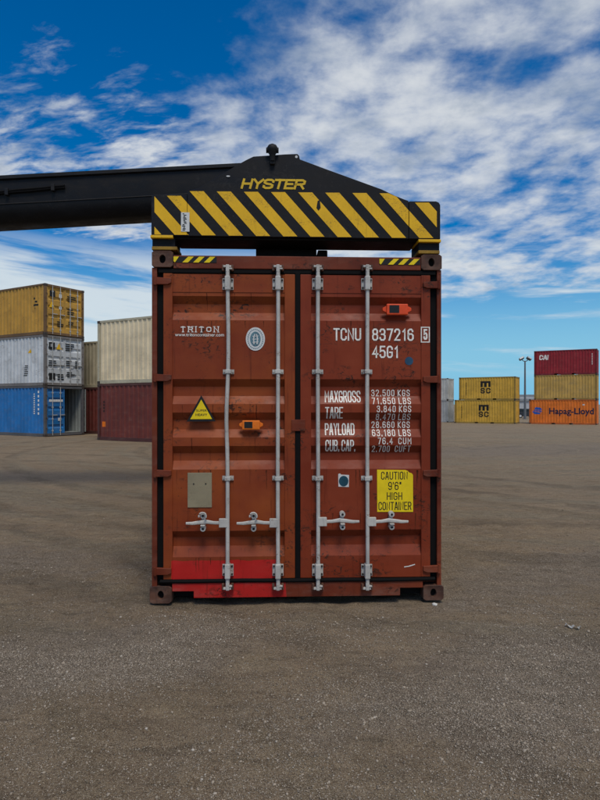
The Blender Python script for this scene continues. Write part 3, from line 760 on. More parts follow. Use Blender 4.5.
    # seal trackers
    def tracker(door, a, b, t, bt, mat):
        x0, z1 = Wp(a, t, -.01); x1, z0 = Wp(b, bt, -.01); w_ = x1-x0; h = z1-z0
        bm = bmesh.new(); box(bm, x0+w_*.13, x1-w_*.13, -.030, .013, z0, z1, .008)
        prism(bm, [(x0, z0+h*.40), (x0+w_*.2, z0+h*.12), (x1-w_*.2, z0+h*.12), (x1, z0+h*.40), (x1, z0+h*.65), (x1-w_*.2, z1-h*.1), (x0+w_*.2, z1-h*.1), (x0, z0+h*.65)], -.012, .012, .003)
        tk = P('tracker_unit', bm, mat, door)
        bm = bmesh.new(); box(bm, x0+w_*.22, x0+w_*.56, -.0325, -.0305, z0+h*.18, z1-h*.14, 0); P('tracker_window', bm, 'window', door)
    tracker(L_, 239.2, 263, 420.4, 429.6, 'orange'); tracker(Rr, 382.6, 411.4, 304, 315.2, 'redorange')
    # data plate
    x0, z1 = Wp(187.6, 472.8, .006); x1, z0 = Wp(211.8, 507.4, .006)
    bm = bmesh.new(); box(bm, x0, x1, .006, OUT+.002, z0, z1, .002); P('data_plate', bm, 'plate', L_)
    for a in (.25, .75):
        bm = bmesh.new(); disc_prism(bm, x0+(x1-x0)*a, z1-(z1-z0)*.32, .006, .006, .003, .007, 10); P('rivet', bm, 'print', L_)
    # round blue marks
    dp('blue_mark', Rr, 409, 361, .035, .035, .0095, OUT+.001, 'blueink')
    bm = bmesh.new(); prism(bm, [Wp(a, b, OUT) for a, b in ((338.2, 474), (340, 473.4), (341.2, 474.6), (349, 475), (348.8, 487), (338.4, 486.6))], .0095, OUT+.001); P('sticker', bm, 'sticker', Rr)
    dp('blue_mark', Rr, 343.6, 481, .040, .044, .0078, .0092, 'teal')
    # caution sign with a torn corner
    pts = [(377, 469.6), (405.4, 470), (407.4, 470.8), (409.4, 472.6), (411.6, 473.2), (412.9, 475), (413, 511.8), (377.2, 511.8)]
    bm = bmesh.new(); prism(bm, [Wp(a, b, OUT) for a, b in pts], .0088, OUT+.001); P('caution_sign', bm, 'caution', Rr)
    bm = bmesh.new()
    for t, a, b, tp, bt in (('CAUTION', 381.2, 407.8, 471.8, 479.6), ("9'6\"", 388.4, 401.6, 482, 490), ('HIGH', 387, 402.4, 492.4, 500), ('CONTAINER', 378.6, 411.6, 502, 510.2)):
        stroke_text(bm, t, wx(a), wx(b), wz(bt, 395), wz(tp, 395), .108, .28)
    flat('caution_print', bm, M['print'], Rr, .0080)
    # rust runs: thin ragged stains below hinges, catches and the ribs' lower edges
    rr = random.Random(21)
    def run(door, px, py, ln, wd):
        n = 7; L2, R2 = [], []; bm = bmesh.new()
        for k in range(n):
            t = k/(n-1); x, z = Wp(px+rr.uniform(-.25, .25), py+ln*t, OUT); hw = wd*(1-t*.8)*rr.uniform(.5, 1.1)/119.4
            L2.append(bm.verts.new((x-hw, 0, z))); R2.append(bm.verts.new((x+hw, 0, z)))
        for k in range(n-1): bm.faces.new((L2[k], L2[k+1], R2[k+1], R2[k]))
        drape(bm, 2, FZ, door_y, .0008); flat('rust_run', bm, M['rustrun'], door, 0)
    for k in range(26):
        run(L_, rr.choice((rr.uniform(175, 222), rr.uniform(232, 282))), rr.choice((321, 405, 438, 470, 507, 558, 293)), rr.uniform(5, 22), rr.uniform(.2, .7))
        run(Rr, rr.choice((rr.uniform(322, 362), rr.uniform(372, 419), rr.uniform(312, 316))), rr.choice((321, 470, 513, 558, 293, 528)), rr.uniform(5, 22), rr.uniform(.2, .7))
    # paint scratch
    bm = bmesh.new(); ribbon(bm, [Wp(404.6, 566.8, OUT), Wp(408.6, 566.2, OUT), Wp(414.4, 564.4, OUT)], .004, 0); flat('paint_scratch', bm, M['ink'], Rr, .0098)
    # hazard tape on the header
    for a, b, t, bt in ((173.6, 216.6, 256.8, 262.6), (379.4, 420.2, 259, 264.8)):
        m_ = (a+b)/2; z1, z0 = wz(t, m_), wz(bt, m_)
        bm = bmesh.new(); box(bm, wx(a), wx(b), -.003, .002, z0, z1); tp = P('hazard_tape', bm, 'print', hd)
        bm = bmesh.new(); n = 4; wd = (wx(b)-wx(a))/n; h = z1-z0; xa, xb = wx(a), wx(b)
        for k in range(n):
            x = xa+k*wd+.004
            pts = [(max(xa, x-.02), z0), (x+.026, z0), (x+.026+h, z1), (x-.0+h*.6, z1)] if k else [(xa, z0+.01), (xa+.012, z0), (xa+.045, z1), (xa, z1)]
            pts = [(min(p[0], xb), p[1]) for p in pts]
            prism(bm, pts, -.0052, -.0032)
        P('tape_stripe', bm, 'caution', hd)
    return root
red_container()

# ------------------------------------------------------------------ the container handler: boom and spreader
def handler():
    root = empty('container_handler', ROOT, YAW)
    tag(root, 'black container handler boom with yellow striped spreader gripping the red container', 'container handler')
    P = lambda n, bm, m, par=root, sm=False: fin(n, bm, M[m], par, sm)
    FY = -.028                                     # front of the end beam
    q = lambda px, py: Wp(px, py, FY)
    # end plate with the peaked top
    left, right, bl, br_ = 151.4, 440.2, 235.4, 239.2
    bot = lambda px: bl+(br_-bl)*(px-left)/(right-left)+.0
    prof = [(187.4, 191.2), (199.2, 187.8), (238.4, 164.2), (246, 160), (253.4, 156.4), (268, 155.4), (285, 154.2), (297.4, 153.8), (299.2, 155.6), (299.8, 159.2), (325, 168.6), (381.6, 189.2), (395, 195.6), (404.6, 199.4), (408.6, 200.8), (408.6, bot(408.6)), (187.4, bot(187.4))]
    bm = bmesh.new(); prism(bm, [q(*p) for p in prof], FY, FY+.045, .003); hat = P('end_plate', bm, 'black')
    for pts in ([(151.4, 197.6), (152.4, 195.6), (154.6, 194.8), (187.2, 194.8), (187.2, bot(187)), (151.4, bot(151.4))],
                [(408.9, 201.4), (436, 201.4), (438.8, 202.6), (440.2, 205.2), (440.2, bot(440)), (408.9, bot(409))]):
        bm = bmesh.new(); prism(bm, [q(*p) for p in pts], FY-.004, FY+.34, .003); P('corner_block', bm, 'black')
    # beam behind and under the plate
    x0, x1 = wx(174), wx(419); zt = wz(203, 297); zb = wz(239.6, 297)
    bm = bmesh.new(); box(bm, x0, x1, FY+.05, FY+.37, zb, zt, .01); P('end_beam', bm, 'black')
    # hazard stripes: each a cut sheet of yellow film
    ytop = lambda px: 195.9+(px-154)*.0 if px < 187.3 else (190.6+(px-187)*.008 if px < 408.7 else 202.6)
    starts = [147.5+27.17*k for k in range(-1, 12)]
    def clip_poly(poly, axis, lim, keep_less):
        out = []
        for i in range(len(poly)):
            a, b = poly[i], poly[(i+1) % len(poly)]
            ina = a[axis] <= lim if keep_less else a[axis] >= lim; inb = b[axis] <= lim if keep_less else b[axis] >= lim
            if ina: out.append(a)
            if ina != inb:
                t = (lim-a[axis])/(b[axis]-a[axis]); out.append((a[0]+t*(b[0]-a[0]), a[1]+t*(b[1]-a[1])))
        return out
    for s in starts:
        bx0, bx1 = s, s+14.0
        for za, zb_, tp in ((154.6, 187.1, 196.0), (187.5, 408.5, None), (409.1, 436.6, 202.8)):
            b_ = bot((bx0+bx1)/2)-.8
            t_ = tp if tp else 190.8+(bx0-187)*.011
            # parallelogram leaning left at the top
            poly = [(bx0, b_), (bx1, b_), (bx1-(b_-t_)*.885, t_), (bx0-(b_-t_)*.885, t_)]
            poly = clip_poly(clip_poly(poly, 0, za, False), 0, zb_, True)
            if tp is None and len(poly) > 2:       # keep inside the sloping shoulder of the plate
                sh = lambda p: p[1]-(190.4+(p[0]-381.6)*.43)
                sk = [(p[0], sh(p), p[1]) for p in poly]; out = []
                for i in range(len(sk)):
                    a, b = sk[i], sk[(i+1) % len(sk)]
                    if a[1] >= 0: out.append((a[0], a[2]))
                    if (a[1] >= 0) != (b[1] >= 0):
                        t = a[1]/(a[1]-b[1]); out.append((a[0]+t*(b[0]-a[0]), a[2]+t*(b[2]-a[2])))
                poly = out
            if len(poly) < 3: continue
            wpx = max(p[0] for p in poly)-min(p[0] for p in poly)
            if wpx < .8: continue
            yo = FY-.004 if tp else FY
            bm = bmesh.new(); prism(bm, [q(*p) for p in poly], yo-.0022, yo+.001); P('hazard_stripe', bm, 'hazy', hat)
    bm = bmesh.new(); prism(bm, [q(*p) for p in ((317.6, 201), (319.8, 200.2), (320.6, 207.8), (318.6, 210.6), (316.4, 208))], FY-.0045, FY+.001); P('worn_patch', bm, 'blackfl', hat)
    # maker's lettering
    bm = bmesh.new(); xa, za = q(240.4, 188.8); xb, zb2 = q(303.8, 179.4)
    stroke_text(bm, 'HYSTER', xa, xb, za, zb2, .215, .14, shear=.28); flat('lettering', bm, M['logo'], hat, FY-.003)
    # white notice
    xa, za = q(181.2, 231.8); xb, zb2 = q(189.6, 212.8)
    bm = bmesh.new(); box(bm, xa, xb, FY-.0095, FY-.0068, za, zb2); P('notice', bm, 'sticker', hat)
    bm = bmesh.new(); rr = random.Random(3)
    for k in range(13):
        z = za+.012+(zb2-za-.024)*k/12; x = xa+.008+rr.random()*.018; box(bm, x, x+.012+rr.random()*.018, FY-.0105, FY-.0096, z-.0035, z+.0035)
    P('notice_print', bm, 'print', hat)
    bm = bmesh.new(); x, z = q(228.2, 176.4); disc_prism(bm, x, z, .016, .006, FY-.006, FY+.001, 10); P('bolt', bm, 'sticker', hat)
    bm = bmesh.new(); x, z = q(296.4, 156.8); disc_prism(bm, x, z, .011, .011, FY-.0016, FY+.0465, 12); P('lifting_eye_sky_disc', bm, 'sticker', hat)  # solid pale disc; sky seen through the eye put in as colour
    # knob on the peak: a stubby camera on a post
    x, z = q(272.4, 152); bm = bmesh.new()
    tube(bm, [(x, FY-.02, z-.085), (x, FY-.02, z-.03), (x, FY-.02, z+.0), (x, FY-.02, z+.02), (x, FY-.02, z+.045), (x, FY-.02, z+.058)], [.022, .026, .045, .048, .034, .010], 14)
    tube(bm, [(x-.052, FY-.02, z+.005), (x+.052, FY-.02, z+.005)], .022, 10); box(bm, x-.02, x+.02, FY-.03, FY+.04, z-.11, z-.03, .006)
    P('camera_knob', bm, 'blackfl', hat, True)
    # twistlock pads at the corners
    for a, b, t, bt, c in ((151.2, 173.6, 236.0, 250.4, 1), (417.6, 440.0, 240.2, 254.2, -1)):
        m_ = (a+b)/2; x0, x1 = wx(a), wx(b); z1, z0 = wz(t, m_), wz(bt, m_); h = z1-z0
        bm = bmesh.new(); box(bm, x0+.008, x1+(.012 if c > 0 else -.004), FY+.03, FY+.3, z0+h*.20, z1-h*.1, .006); pad = P('twistlock_housing', bm, 'black')
        bm = bmesh.new(); box(bm, x0, x1, FY-.006, FY+.25, z1-h*.20, z1-.001, .003); P('wear_strip', bm, 'hazy', pad)
        bm = bmesh.new(); box(bm, x0+.006, x1+(.03 if c > 0 else -.004), FY+.02, FY+.26, z0+.004, z0+h*.26, .004); P('wear_strip', bm, 'dirtyyellow', pad)
        bm = bmesh.new(); xc = (x0+x1)/2; tube(bm, [(xc, .09, z0+.05), (xc, .09, z0-.04)], .026, 10); P('twistlock_pin', bm, 'casting', pad)
    # telescopic arm running down the container's middle and the frame that carries it
    x0, x1 = wx(254.4), wx(319.4)
    for ya, yb in ((FY+.375, 3.59), (8.61, LEN-.3)):
        bm = bmesh.new(); box(bm, x0, x1, ya, yb, 2.95, 3.50, .012); P('telescopic_arm', bm, 'black')
    bm = bmesh.new(); box(bm, x0-.16, x1+.16, 3.6, 8.6, 2.97, 3.62, .015); fr = P('spreader_frame', bm, 'black')
    bm = bmesh.new(); box(bm, wx(320.5), wx(331), FY+.37, FY+.9, 2.93, 3.04, .01); tube(bm, [(wx(325), FY+.38, 2.985), (wx(325), FY+.9, 2.985)], .03, 10); P('actuator', bm, 'blackfl', fr)
    bm = bmesh.new(); prism(bm, [(-1.2, 2.99), (1.2, 2.99), (1.2, 3.3), (.4, 3.72), (-.4, 3.72), (-1.2, 3.3)], LEN-.28, LEN-.02, .004); P('end_beam', bm, 'black')
    bm = bmesh.new(); tube(bm, [(0, 6.1, 3.62), (0, 6.1, 4.3)], .48, 24); box(bm, -.42, .42, 5.72, 6.48, 4.28, 4.95, .02); P('rotator', bm, 'black', fr)
    # boom: box section with a rail along its top edge
    NY = 5.70
    a_t, a_b = Wp(0, 175.6, NY), Wp(0, 231.2, NY+.60); c_t, c_b = Wp(238, 163.3, NY), Wp(150, 222.6, NY+.60)
    sl_ = (c_t[1]-a_t[1])/(c_t[0]-a_t[0]); slb = (c_b[1]-a_b[1])/(c_b[0]-a_b[0])
    xa, xb = -13.5, .12
    topz = lambda x: a_t[1]+(x-a_t[0])*sl_
    botz = lambda x: a_b[1]+(x-a_b[0])*slb
    def extr(name, sect, mat, xs=(xa, xb), par=root, smooth=False):
        """sect: list of (y, t) with t 0 = bottom, 1 = top"""
        bm = bmesh.new(); rings = [[bm.verts.new((x, y, botz(x)+(topz(x)-botz(x))*t)) for y, t in sect] for x in xs]
        n = len(sect)
        for r0, r1 in zip(rings, rings[1:]):
            for k in range(n): bm.faces.new((r0[k], r0[(k+1) % n], r1[(k+1) % n], r1[k]))
        bm.faces.new(rings[0]); bm.faces.new(rings[-1][::-1]); return P(name, bm, mat, par, smooth)
    bo = extr('boom', [(NY+.03, .90), (NY+.03, .36), (NY+.05, .22), (NY+.12, .08), (NY+.22, .0), (NY+.62, .0), (NY+.72, .08), (NY+.79, .22), (NY+.81, .36), (NY+.81, .90)], 'black', smooth=True)
    extr('top_flange', [(NY-.01, 1.), (NY-.01, .925), (NY+.06, .895), (NY+.78, .895), (NY+.85, .925), (NY+.85, 1.)], 'blackfl', par=bo)
    extr('weld_seam', [(NY+.024, .385), (NY+.018, .372), (NY+.024, .36), (NY+.06, .36), (NY+.06, .385)], 'blackfl', par=bo)
    bm = bmesh.new(); tube(bm, [(x, NY-.005+.02*0, botz(x)+(topz(x)-botz(x))*(.62+.05*(x+5.4)+.004*math.sin(x*9))) for x in np.linspace(-8.5, -3.9, 24)], .022, 8)
    tube(bm, [(x, NY-.002, botz(x)+(topz(x)-botz(x))*(.58+.05*(x+5.4)+.004*math.sin(x*9+1))) for x in np.linspace(-8.5, -3.9, 24)], .016, 8); P('hydraulic_hose', bm, 'rubber', bo)
    for x in (-7.6, -6.2, -4.9, -4.1):
        bm = bmesh.new(); z = botz(x)+(topz(x)-botz(x))*(.60+.05*(x+5.4)); box(bm, x-.03, x+.03, NY-.035, NY+.035, z-.06, z+.06, .008); P('hose_clamp', bm, 'blackfl', bo)
    bm = bmesh.new(); prism(bm, [(-.55, 4.9), (.45, 4.9), (.5, 5.3), (.35, 5.75), (.05, 6.0), (-.55, 6.0)], NY+.06, NY+.78, .02); P('boom_head', bm, 'black', bo)
    return root
handler()

# ------------------------------------------------------------------ stacked containers of the yard (all turned the same way)
GRID = R(-30); ux = Vector((math.cos(GRID), math.sin(GRID), 0)); uy = Vector((-math.sin(GRID), math.cos(GRID), 0))
PITCH = .278
SIDE = [(0, .036), (.07, .036), (.105, .0), (.174, .0), (.209, .036), (.278, .036)]
def side_y(x, L, mar=.16):
    u = (x-mar) % PITCH
    for (a, da), (b, db) in zip(SIDE, SIDE[1:]):
        if a <= u <= b: return da+(db-da)*(u-a)/(b-a)
    return .036
def corr_breaks(L, mar=.16):
    out = []; x = mar
    while x < L-mar:
        out += [x+.07, x+.105, x+.174, x+.209]; x += PITCH
    return out
CW = 2.438
def corr_mesh(L, H, flip=False, mar=.16, z0=.16, z1=.1, ybase=0.0, outward=1):
    bm = bmesh.new(); xs = [mar]+[b for b in corr_breaks(L, mar) if b < L-mar]+[L-mar]
    a = [bm.verts.new((x, ybase+outward*side_y(x, L, mar), z0)) for x in xs]; b = [bm.verts.new((x, ybase+outward*side_y(x, L, mar), H-z1)) for x in xs]
    for i in range(len(xs)-1): bm.faces.new((a[i], a[i+1], b[i+1], b[i]))
    return bm
def cargo(label, corner, end, L, H, z0, mat, frame=None, doors='plain', group=None, door_detail=False, castmat='bgcast', rodmat='bgrod', prints=None, name='shipping_container'):
    """corner: world x, y of one lower corner of the long side that faces the yard; end: 'R' or 'L' end of that side"""
    c = Vector((corner[0], corner[1], 0)); org = c-ux*L if end == 'R' else c
    root = empty(name, (org.x, org.y, z0), GRID); tag(root, label, 'shipping container', group)
    fr = frame or mat
    P = lambda n, bm, m, par=root: fin(n, bm, M[m], par)
    P('side_wall', corr_mesh(L, H, ybase=.012), mat)
    bm = corr_mesh(L, H, ybase=0.0, outward=-1)
    for v in bm.verts: v.co.y += CW-.012
    P('side_wall', bm, mat)
    bm = bmesh.new(); box(bm, .06, L-.06, .06, CW-.06, H-.045, H-.02); P('roof', bm, mat)
    bm = bmesh.new(); box(bm, .06, L-.06, .06, CW-.06, .13, .17); P('floor', bm, 'hole')
    for y in (0, CW-.07):
        bm = bmesh.new(); box(bm, .17, L-.17, y+.004, y+.066, H-.10, H-.004, .004); P('top_rail', bm, fr)
        bm = bmesh.new()
        if L < 7:    # fork pockets in the lower rail
            for a, b in ((.17, L/2-1.03), (L/2-.67, L/2+.67), (L/2+1.03, L-.17)): box(bm, a, b, y+.004, y+.066, .006, .165, .004)
            box(bm, L/2-1.03, L/2-.67, y+.004, y+.066, .145, .164); box(bm, L/2+.67, L/2+1.03, y+.004, y+.066, .145, .164)
        else: box(bm, .17, L-.17, y+.004, y+.066, .006, .165, .006)
        P('bottom_rail', bm, fr)
    for x in (0, L-.14):
        for y in (0, CW-.14):
            bm = bmesh.new(); box(bm, x+.005, x+.135, y+.006, y+.134, .118, H-.118, .01); P('corner_post', bm, fr)
            for zz in (0, H-.118):
                bm = bmesh.new(); box(bm, x-.004, x+.158 if x == 0 else x+.144, y-.003, y+.15, zz+.001, zz+.117, .008)
                P('corner_casting', bm, castmat)
        xe = x if x == 0 else L-.08
        bm = bmesh.new(); box(bm, xe+.005, xe+.075, .15, CW-.15, H-.13, H-.012, .005); P('end_header', bm, fr)
        bm = bmesh.new(); box(bm, xe+.005, xe+.075, .15, CW-.15, .03, .16, .005); P('end_sill', bm, fr)
    # plain corrugated end
    def end_wall(xx, sgn):
        bm = corr_mesh(CW, H, mar=.14); 
        for v in bm.verts: v.co = Vector((xx+sgn*(.012+v.co.y), v.co.x, v.co.z))
        P('end_wall', bm, mat)
    end_wall(0, 1)
    if doors == 'plain': end_wall(L, -1)
    else:
        ddz = (H-.13-.16); fold = [0, .03, .05, .15, .17, .20, .22, .30, .32, .36, .38, .46, .48, .54, .56, .64, .66, .80, .82, .92, .94, 1]
        sides = [0, 1] if doors == 'closed' else [0]
        for k in (0, 1):
            y0, y1 = (.145, CW/2-.006) if k == 0 else (CW/2+.006, CW-.145)
            bm = bmesh.new(); zA = .165; zB = H-.135
            for a, b in ((y0, y0+.07), (y1-.07, y1)): box(bm, L-.075, L-.035, a, b, zA, zB, .004)
            n = 5; hgt = (zB-zA)/n
            pz = []
            for i in range(n):
                zz = zA+i*hgt; pz += [(zz, .0), (zz+hgt*.56, .0), (zz+hgt*.68, .04), (zz+hgt*.88, .04)]
            pz.append((zB, 0.))
            v = [[bm.verts.new((L-.040-d, y, z)) for z, d in pz] for y in (y0+.068, y1-.068)]
            for i in range(len(pz)-1): bm.faces.new((v[0][i], v[1][i], v[1][i+1], v[0][i+1]))
            if k == 1 and doors == 'open':
                # swung right round against the far side
                for vv in bm.verts:
                    d = vv.co.x-L; yy = vv.co.y-(CW-.145)
                    vv.co.x = L-.03+yy*.98; vv.co.y = CW+.07-d+(-yy)*.16
            dr = P('door', bm, 'bginner' if k == 1 and doors == 'open' else mat)
            if k == 1 and doors == 'open': continue
            for f in (.30, .74):
                yy = y0+(y1-y0)*f; bm = bmesh.new(); tube(bm, [(L-.012, yy, .06), (L-.012, yy, H-.05)], .018, 8)
                for zz in (.3, .9, 1.5, H-.35): box(bm, L-.034, L+.004, yy-.045, yy+.045, zz-.03, zz+.03)
                P('lock_rod', bm, rodmat, dr)
                bm = bmesh.new(); box(bm, L-.03, L+.008, yy-.02, yy+.28, 1.08, 1.115, .004); P('handle', bm, rodmat, dr)
            for zz in (.4, .95, 1.6, H-.5):
                bm = bmesh.new(); yh = .10 if k == 0 else CW-.10; box(bm, L-.05, L-.005, yh-.05, yh+.07 if k == 0 else yh+.05, zz-.04, zz+.04, .004); P('hinge', bm, fr, dr)
        if doors == 'open':
            bm = corr_mesh(L, H, ybase=0, outward=-1)
            for v in bm.verts: v.co.y += CW-.03
            P('inner_wall', bm, 'bginner')
            bm = bmesh.new(); box(bm, .1, L-.12, .07, CW-.07, .172, .19); P('floor_boards', bm, 'bginner')
    if prints: prints(root, L, H)
    return root
M['bgcast'] = paint('dark_casting', (.06, .045, .036), .7, .3, .6, dents=.1)
M['bgrod'] = plain('pale_rods', (.42, .42, .40), .5, .15)
M['bginner'] = paint('grey_lining', (.30, .32, .30), .6, .15, .4, dents=.1)
def bg(name, col, rust=.5, **k): M[name] = paint(name, col, .55, .16, rust, rustcol=k.pop('rc', (.07, .03, .016)), dust=.10, scale=.8, dents=.15, **k)
bg('ochre', (.52, .28, .042), .8); bg('ochreframe', (.16, .085, .03), .9)
bg('greywhite', (.60, .62, .62), .8, rc=(.12, .10, .085)); bg('greywhiteframe', (.20, .18, .165), .8)
bg('blue', (.015, .165, .44), .5, rc=(.20, .20, .19)); bg('blueframe', (.10, .10, .105), .6)
bg('tan', (.44, .38, .25), .3); bg('maroon', (.155, .032, .024), .5); bg('maroonframe', (.085, .028, .024), .5)
bg('cream', (.76, .63, .41), .3); bg('creamframe', (.50, .45, .31), .5)
bg('mscyellow', (.62, .365, .045), .6); bg('mscframe', (.33, .21, .035), .7)
bg('orangebox', (.74, .18, .018), .4); bg('orangeframe', (.45, .11, .02), .5)
bg('crimson', (.28, .014, .022), .3); bg('crimsonframe', (.17, .012, .018), .4)
bg('oldyellow', (.52, .325, .08), 1.0, rc=(.20, .17, .13)); bg('oldyellowframe', (.30, .19, .05), .8)
bg('palegrey', (.50, .50, .46), .5); bg('palegrey2', (.40, .41, .40), .5)
M['dkblue'] = plain('navy_print', (.008, .012, .05), .6, .2); M['logoblue'] = plain('blue_print', (.02, .10, .42), .6, .2)

def side_print(root, L, name, mat, build, lift=.006):
    bm = bmesh.new(); build(bm); drape(bm, 0, corr_breaks(L), lambda x: .012+side_y(x, L), lift); return flat(name, bm, M[mat], root, 0)
def end_print(root, L, name, mat, rects, x=.006):
    """rects: y0, y1, z0, z1 on the door end"""
    for y0, y1, z0, z1 in rects:
        bm = bmesh.new(); box(bm, L-.03, L+x-.02, y0, y1, z0, z1); fin(name, bm, M[mat], root)
def qd(bm, x0, x1, z0, z1): bm.faces.new([bm.verts.new(p) for p in ((x0, 0, z0), (x1, 0, z0), (x1, 0, z1), (x0, 0, z1))])
def marks(yc, w_, z, n, seed, h=.05, dz=.11):
    r = random.Random(seed); return [(yc-w_/2, yc-w_/2+w_*(.5+.5*r.random()), z-i*dz-h, z-i*dz) for i in range(n)]
def tri_mark(root, L, mat, y, z, s):
    bm = bmesh.new(); vs = [(L-.012, y-s/2, z), (L-.012, y+s/2, z), (L-.012, y, z+s*.9)]; b = [(L-.03, a[1], a[2]) for a in vs]
    A = [bm.verts.new(v) for v in vs]; B = [bm.verts.new(v) for v in b]; bm.faces.new(A); bm.faces.new(B[::-1])
    for i in range(3): bm.faces.new((A[i], B[i], B[(i+1) % 3], A[(i+1) % 3]))
    fin('warning_mark', bm, M[mat], root)
def p_ochre(root, L, H):
    end_print(root, L, 'door_print', 'print', [(.30, .62, H-.62, H-.30)]+marks(.95, .4, .75, 3, 1)+marks(1.65, .55, H-.45, 3, 2)+marks(1.65, .55, 1.45, 3, 3)+marks(1.7, .5, .8, 2, 4))
    end_print(root, L, 'sticker', 'sticker', [(.86, 1.02, H-.62, H-.42), (.86, 1.02, 1.38, 1.52)])
    tri_mark(root, L, 'hazy', .42, 1.42, .32)
    side_print(root, L, 'side_marks', 'print', lambda bm: [qd(bm, L-.95+.1*(i % 2), L-.78+.12*(i % 3), H-.75-i*.17, H-.66-i*.17) for i in range(4)])
def p_white(root, L, H):
    end_print(root, L, 'door_print', 'print', [(.26, .60, H-.72, H-.36), (.26, .62, .30, .66)]+marks(.98, .42, .62, 3, 5, .06, .12)+marks(1.55, .6, H-.35, 4, 6)+marks(1.55, .5, 1.35, 3, 7)+marks(1.6, .5, .75, 3, 8)+marks(2.0, .25, 1.35, 4, 18)+marks(.5, .5, 1.3, 3, 19, .04))
    end_print(root, L, 'sticker', 'sticker', [(.32, .44, H-.60, H-.44), (1.55, 1.75, .95, 1.1), (1.95, 2.15, .4, .6)])
    tri_mark(root, L, 'hazy', .86, H-.70, .34)
    side_print(root, L, 'side_marks', 'print', lambda bm: [qd(bm, L-1.75+.03*i, L-1.45+.05*(i % 3), .52+i*.1, .57+i*.1) for i in range(6)])
    side_print(root, L, 'warning_mark', 'hazy', lambda bm: bm.faces.new([bm.verts.new(p) for p in ((L-1.35, 0, 1.70), (L-1.08, 0, 1.70), (L-1.2, 0, 1.92))]))
def p_blue(root, L, H):
    end_print(root, L, 'door_print', 'ink', [(.27+.12*i, .36+.12*i, 1.78, 1.90) for i in range(7)])
    end_print(root, L, 'sticker', 'sticker', [(.80, .98, .80, .95)])
    side_print(root, L, 'side_marks', 'ink', lambda bm: [qd(bm, L-.95, L-.84+.04*(i % 2), 1.15+i*.11, 1.21+i*.11) for i in range(10)]+[qd(bm, L-.62, L-.46, 1.12+i*.22, 1.24+i*.22) for i in range(6)])
g1 = 'three-high stack by the open blue container'
PB = (-12.88, 30.3)
cargo('blue container with one door open at the bottom of the left stack', PB, 'R', 12.19, 2.59, -.005, 'blue', 'blueframe', 'open', prints=p_blue)
cargo('dirty light grey container stacked between the ochre and the blue ones', PB, 'R', 12.19, 2.59, 2.59, 'greywhite', 'greywhiteframe', 'closed', prints=p_white)
cargo('ochre yellow container with rust topping the blue and grey stack', PB, 'R', 12.19, 2.59, 5.185, 'ochre', 'ochreframe', 'closed', prints=p_ochre)
PC = (-9.36, 27.7)
def p_maroon(root, L, H): side_print(root, L, 'orange_mark', 'orange', lambda bm: qd(bm, .32, .50, .62, .86)); side_print(root, L, 'side_marks', 'print', lambda bm: [qd(bm, .36, .44, 1.3+.14*i, 1.38+.14*i) for i in range(4)])
cargo('maroon container on the ground under the cream one', PC, 'L', 12.19, 2.59, -.005, 'maroon', 'maroonframe', prints=p_maroon)
cargo('cream high-cube container stacked on the maroon one', PC, 'L', 12.19, 2.9, 2.59, 'cream', 'creamframe')
PT = (-12.2+ux.x*7.0, 34.0+ux.y*7.0)
cargo('dark maroon container in the gap behind the blue stack', PT, 'R', 12.19, 2.59, -.01, 'maroon', 'maroonframe')
cargo('tan container showing in the gap between ochre and cream stacks', PT, 'R', 12.19, 2.59, 2.585, 'tan', 'tan')
# right-hand stacks stand on the lower ground
GZ = -.47
def p_msc(off):
    def f(root, L, H):
        cx = L*off
        def logo(bm):
            # the m: block with two slots open below; then the s and the c
            for a, b, z0, z1 in ((-.54, -.30, 1.40, 1.84), (-.13, .13, 1.40, 1.84), (.30, .54, 1.40, 1.84), (-.54, .54, 1.84, 2.04)): qd(bm, cx+a, cx+b, z0, z1)
            stroke_text(bm, 'SC', cx-.54, cx+.54, .70, 1.30, .21, .36)
        side_print(root, L, 'lettering', 'print', logo)
        side_print(root, L, 'side_marks', 'print', lambda bm: [qd(bm, .75, .86, .55+.13*i, .62+.13*i) for i in range(11)], .008)
    return f
PM = (17.8, 67.2)
cargo('yellow container with black emblem at the bottom of a two-high stack', (PM[0]-ux.x*.5, PM[1]-ux.y*.5), 'L', 6.55, 2.59, GZ, 'mscyellow', 'mscframe', prints=p_msc(.49))
cargo('yellow container with black emblem on top of a two-high stack', PM, 'L', 6.06, 2.50, GZ+2.59, 'mscyellow', 'mscframe', prints=p_msc(.48))
PD = (25.0, 64.1)
def p_hapag(root, L, H):
    side_print(root, L, 'lettering', 'dkblue', lambda bm: font_text(bm, 'Hapag-Lloyd', L*.305, L*.955, .86, 1.72, 0, .022))
    def logo(bm):
        for pts in (((.30, 1.32), (.55, 1.05), (1.05, 1.05), (1.18, 1.2), (.62, 1.32)), ((.36, 1.36), (.70, 1.36), (1.30, 1.28), (1.22, 1.44), (.52, 1.48)), ((.52, 1.54), (1.0, 1.50), (1.32, 1.52), (1.14, 1.74), (.66, 1.80))):
            bm.faces.new([bm.verts.new((a, 0, z)) for a, z in pts])
    side_print(root, L, 'emblem', 'logoblue', logo)
    side_print(root, L, 'sticker', 'sticker', lambda bm: qd(bm, L-1.35, L-1.15, 1.98, 2.12))
def p_cai(root, L, H):
    side_print(root, L, 'lettering', 'ink', lambda bm: stroke_text(bm, 'CAI', .50, 1.42, 1.62, 2.14, .22, .24, .08))
    side_print(root, L, 'side_marks', 'ink', lambda bm: [qd(bm, L-.50, L-.42, 1.0+.15*i, 1.07+.15*i) for i in range(8)], .008)
cargo('orange container with dark blue lettering under two other containers', (PD[0]-ux.x*.5, PD[1]-ux.y*.5), 'L', 6.55, 2.59, GZ, 'orangebox', 'orangeframe', prints=p_hapag)
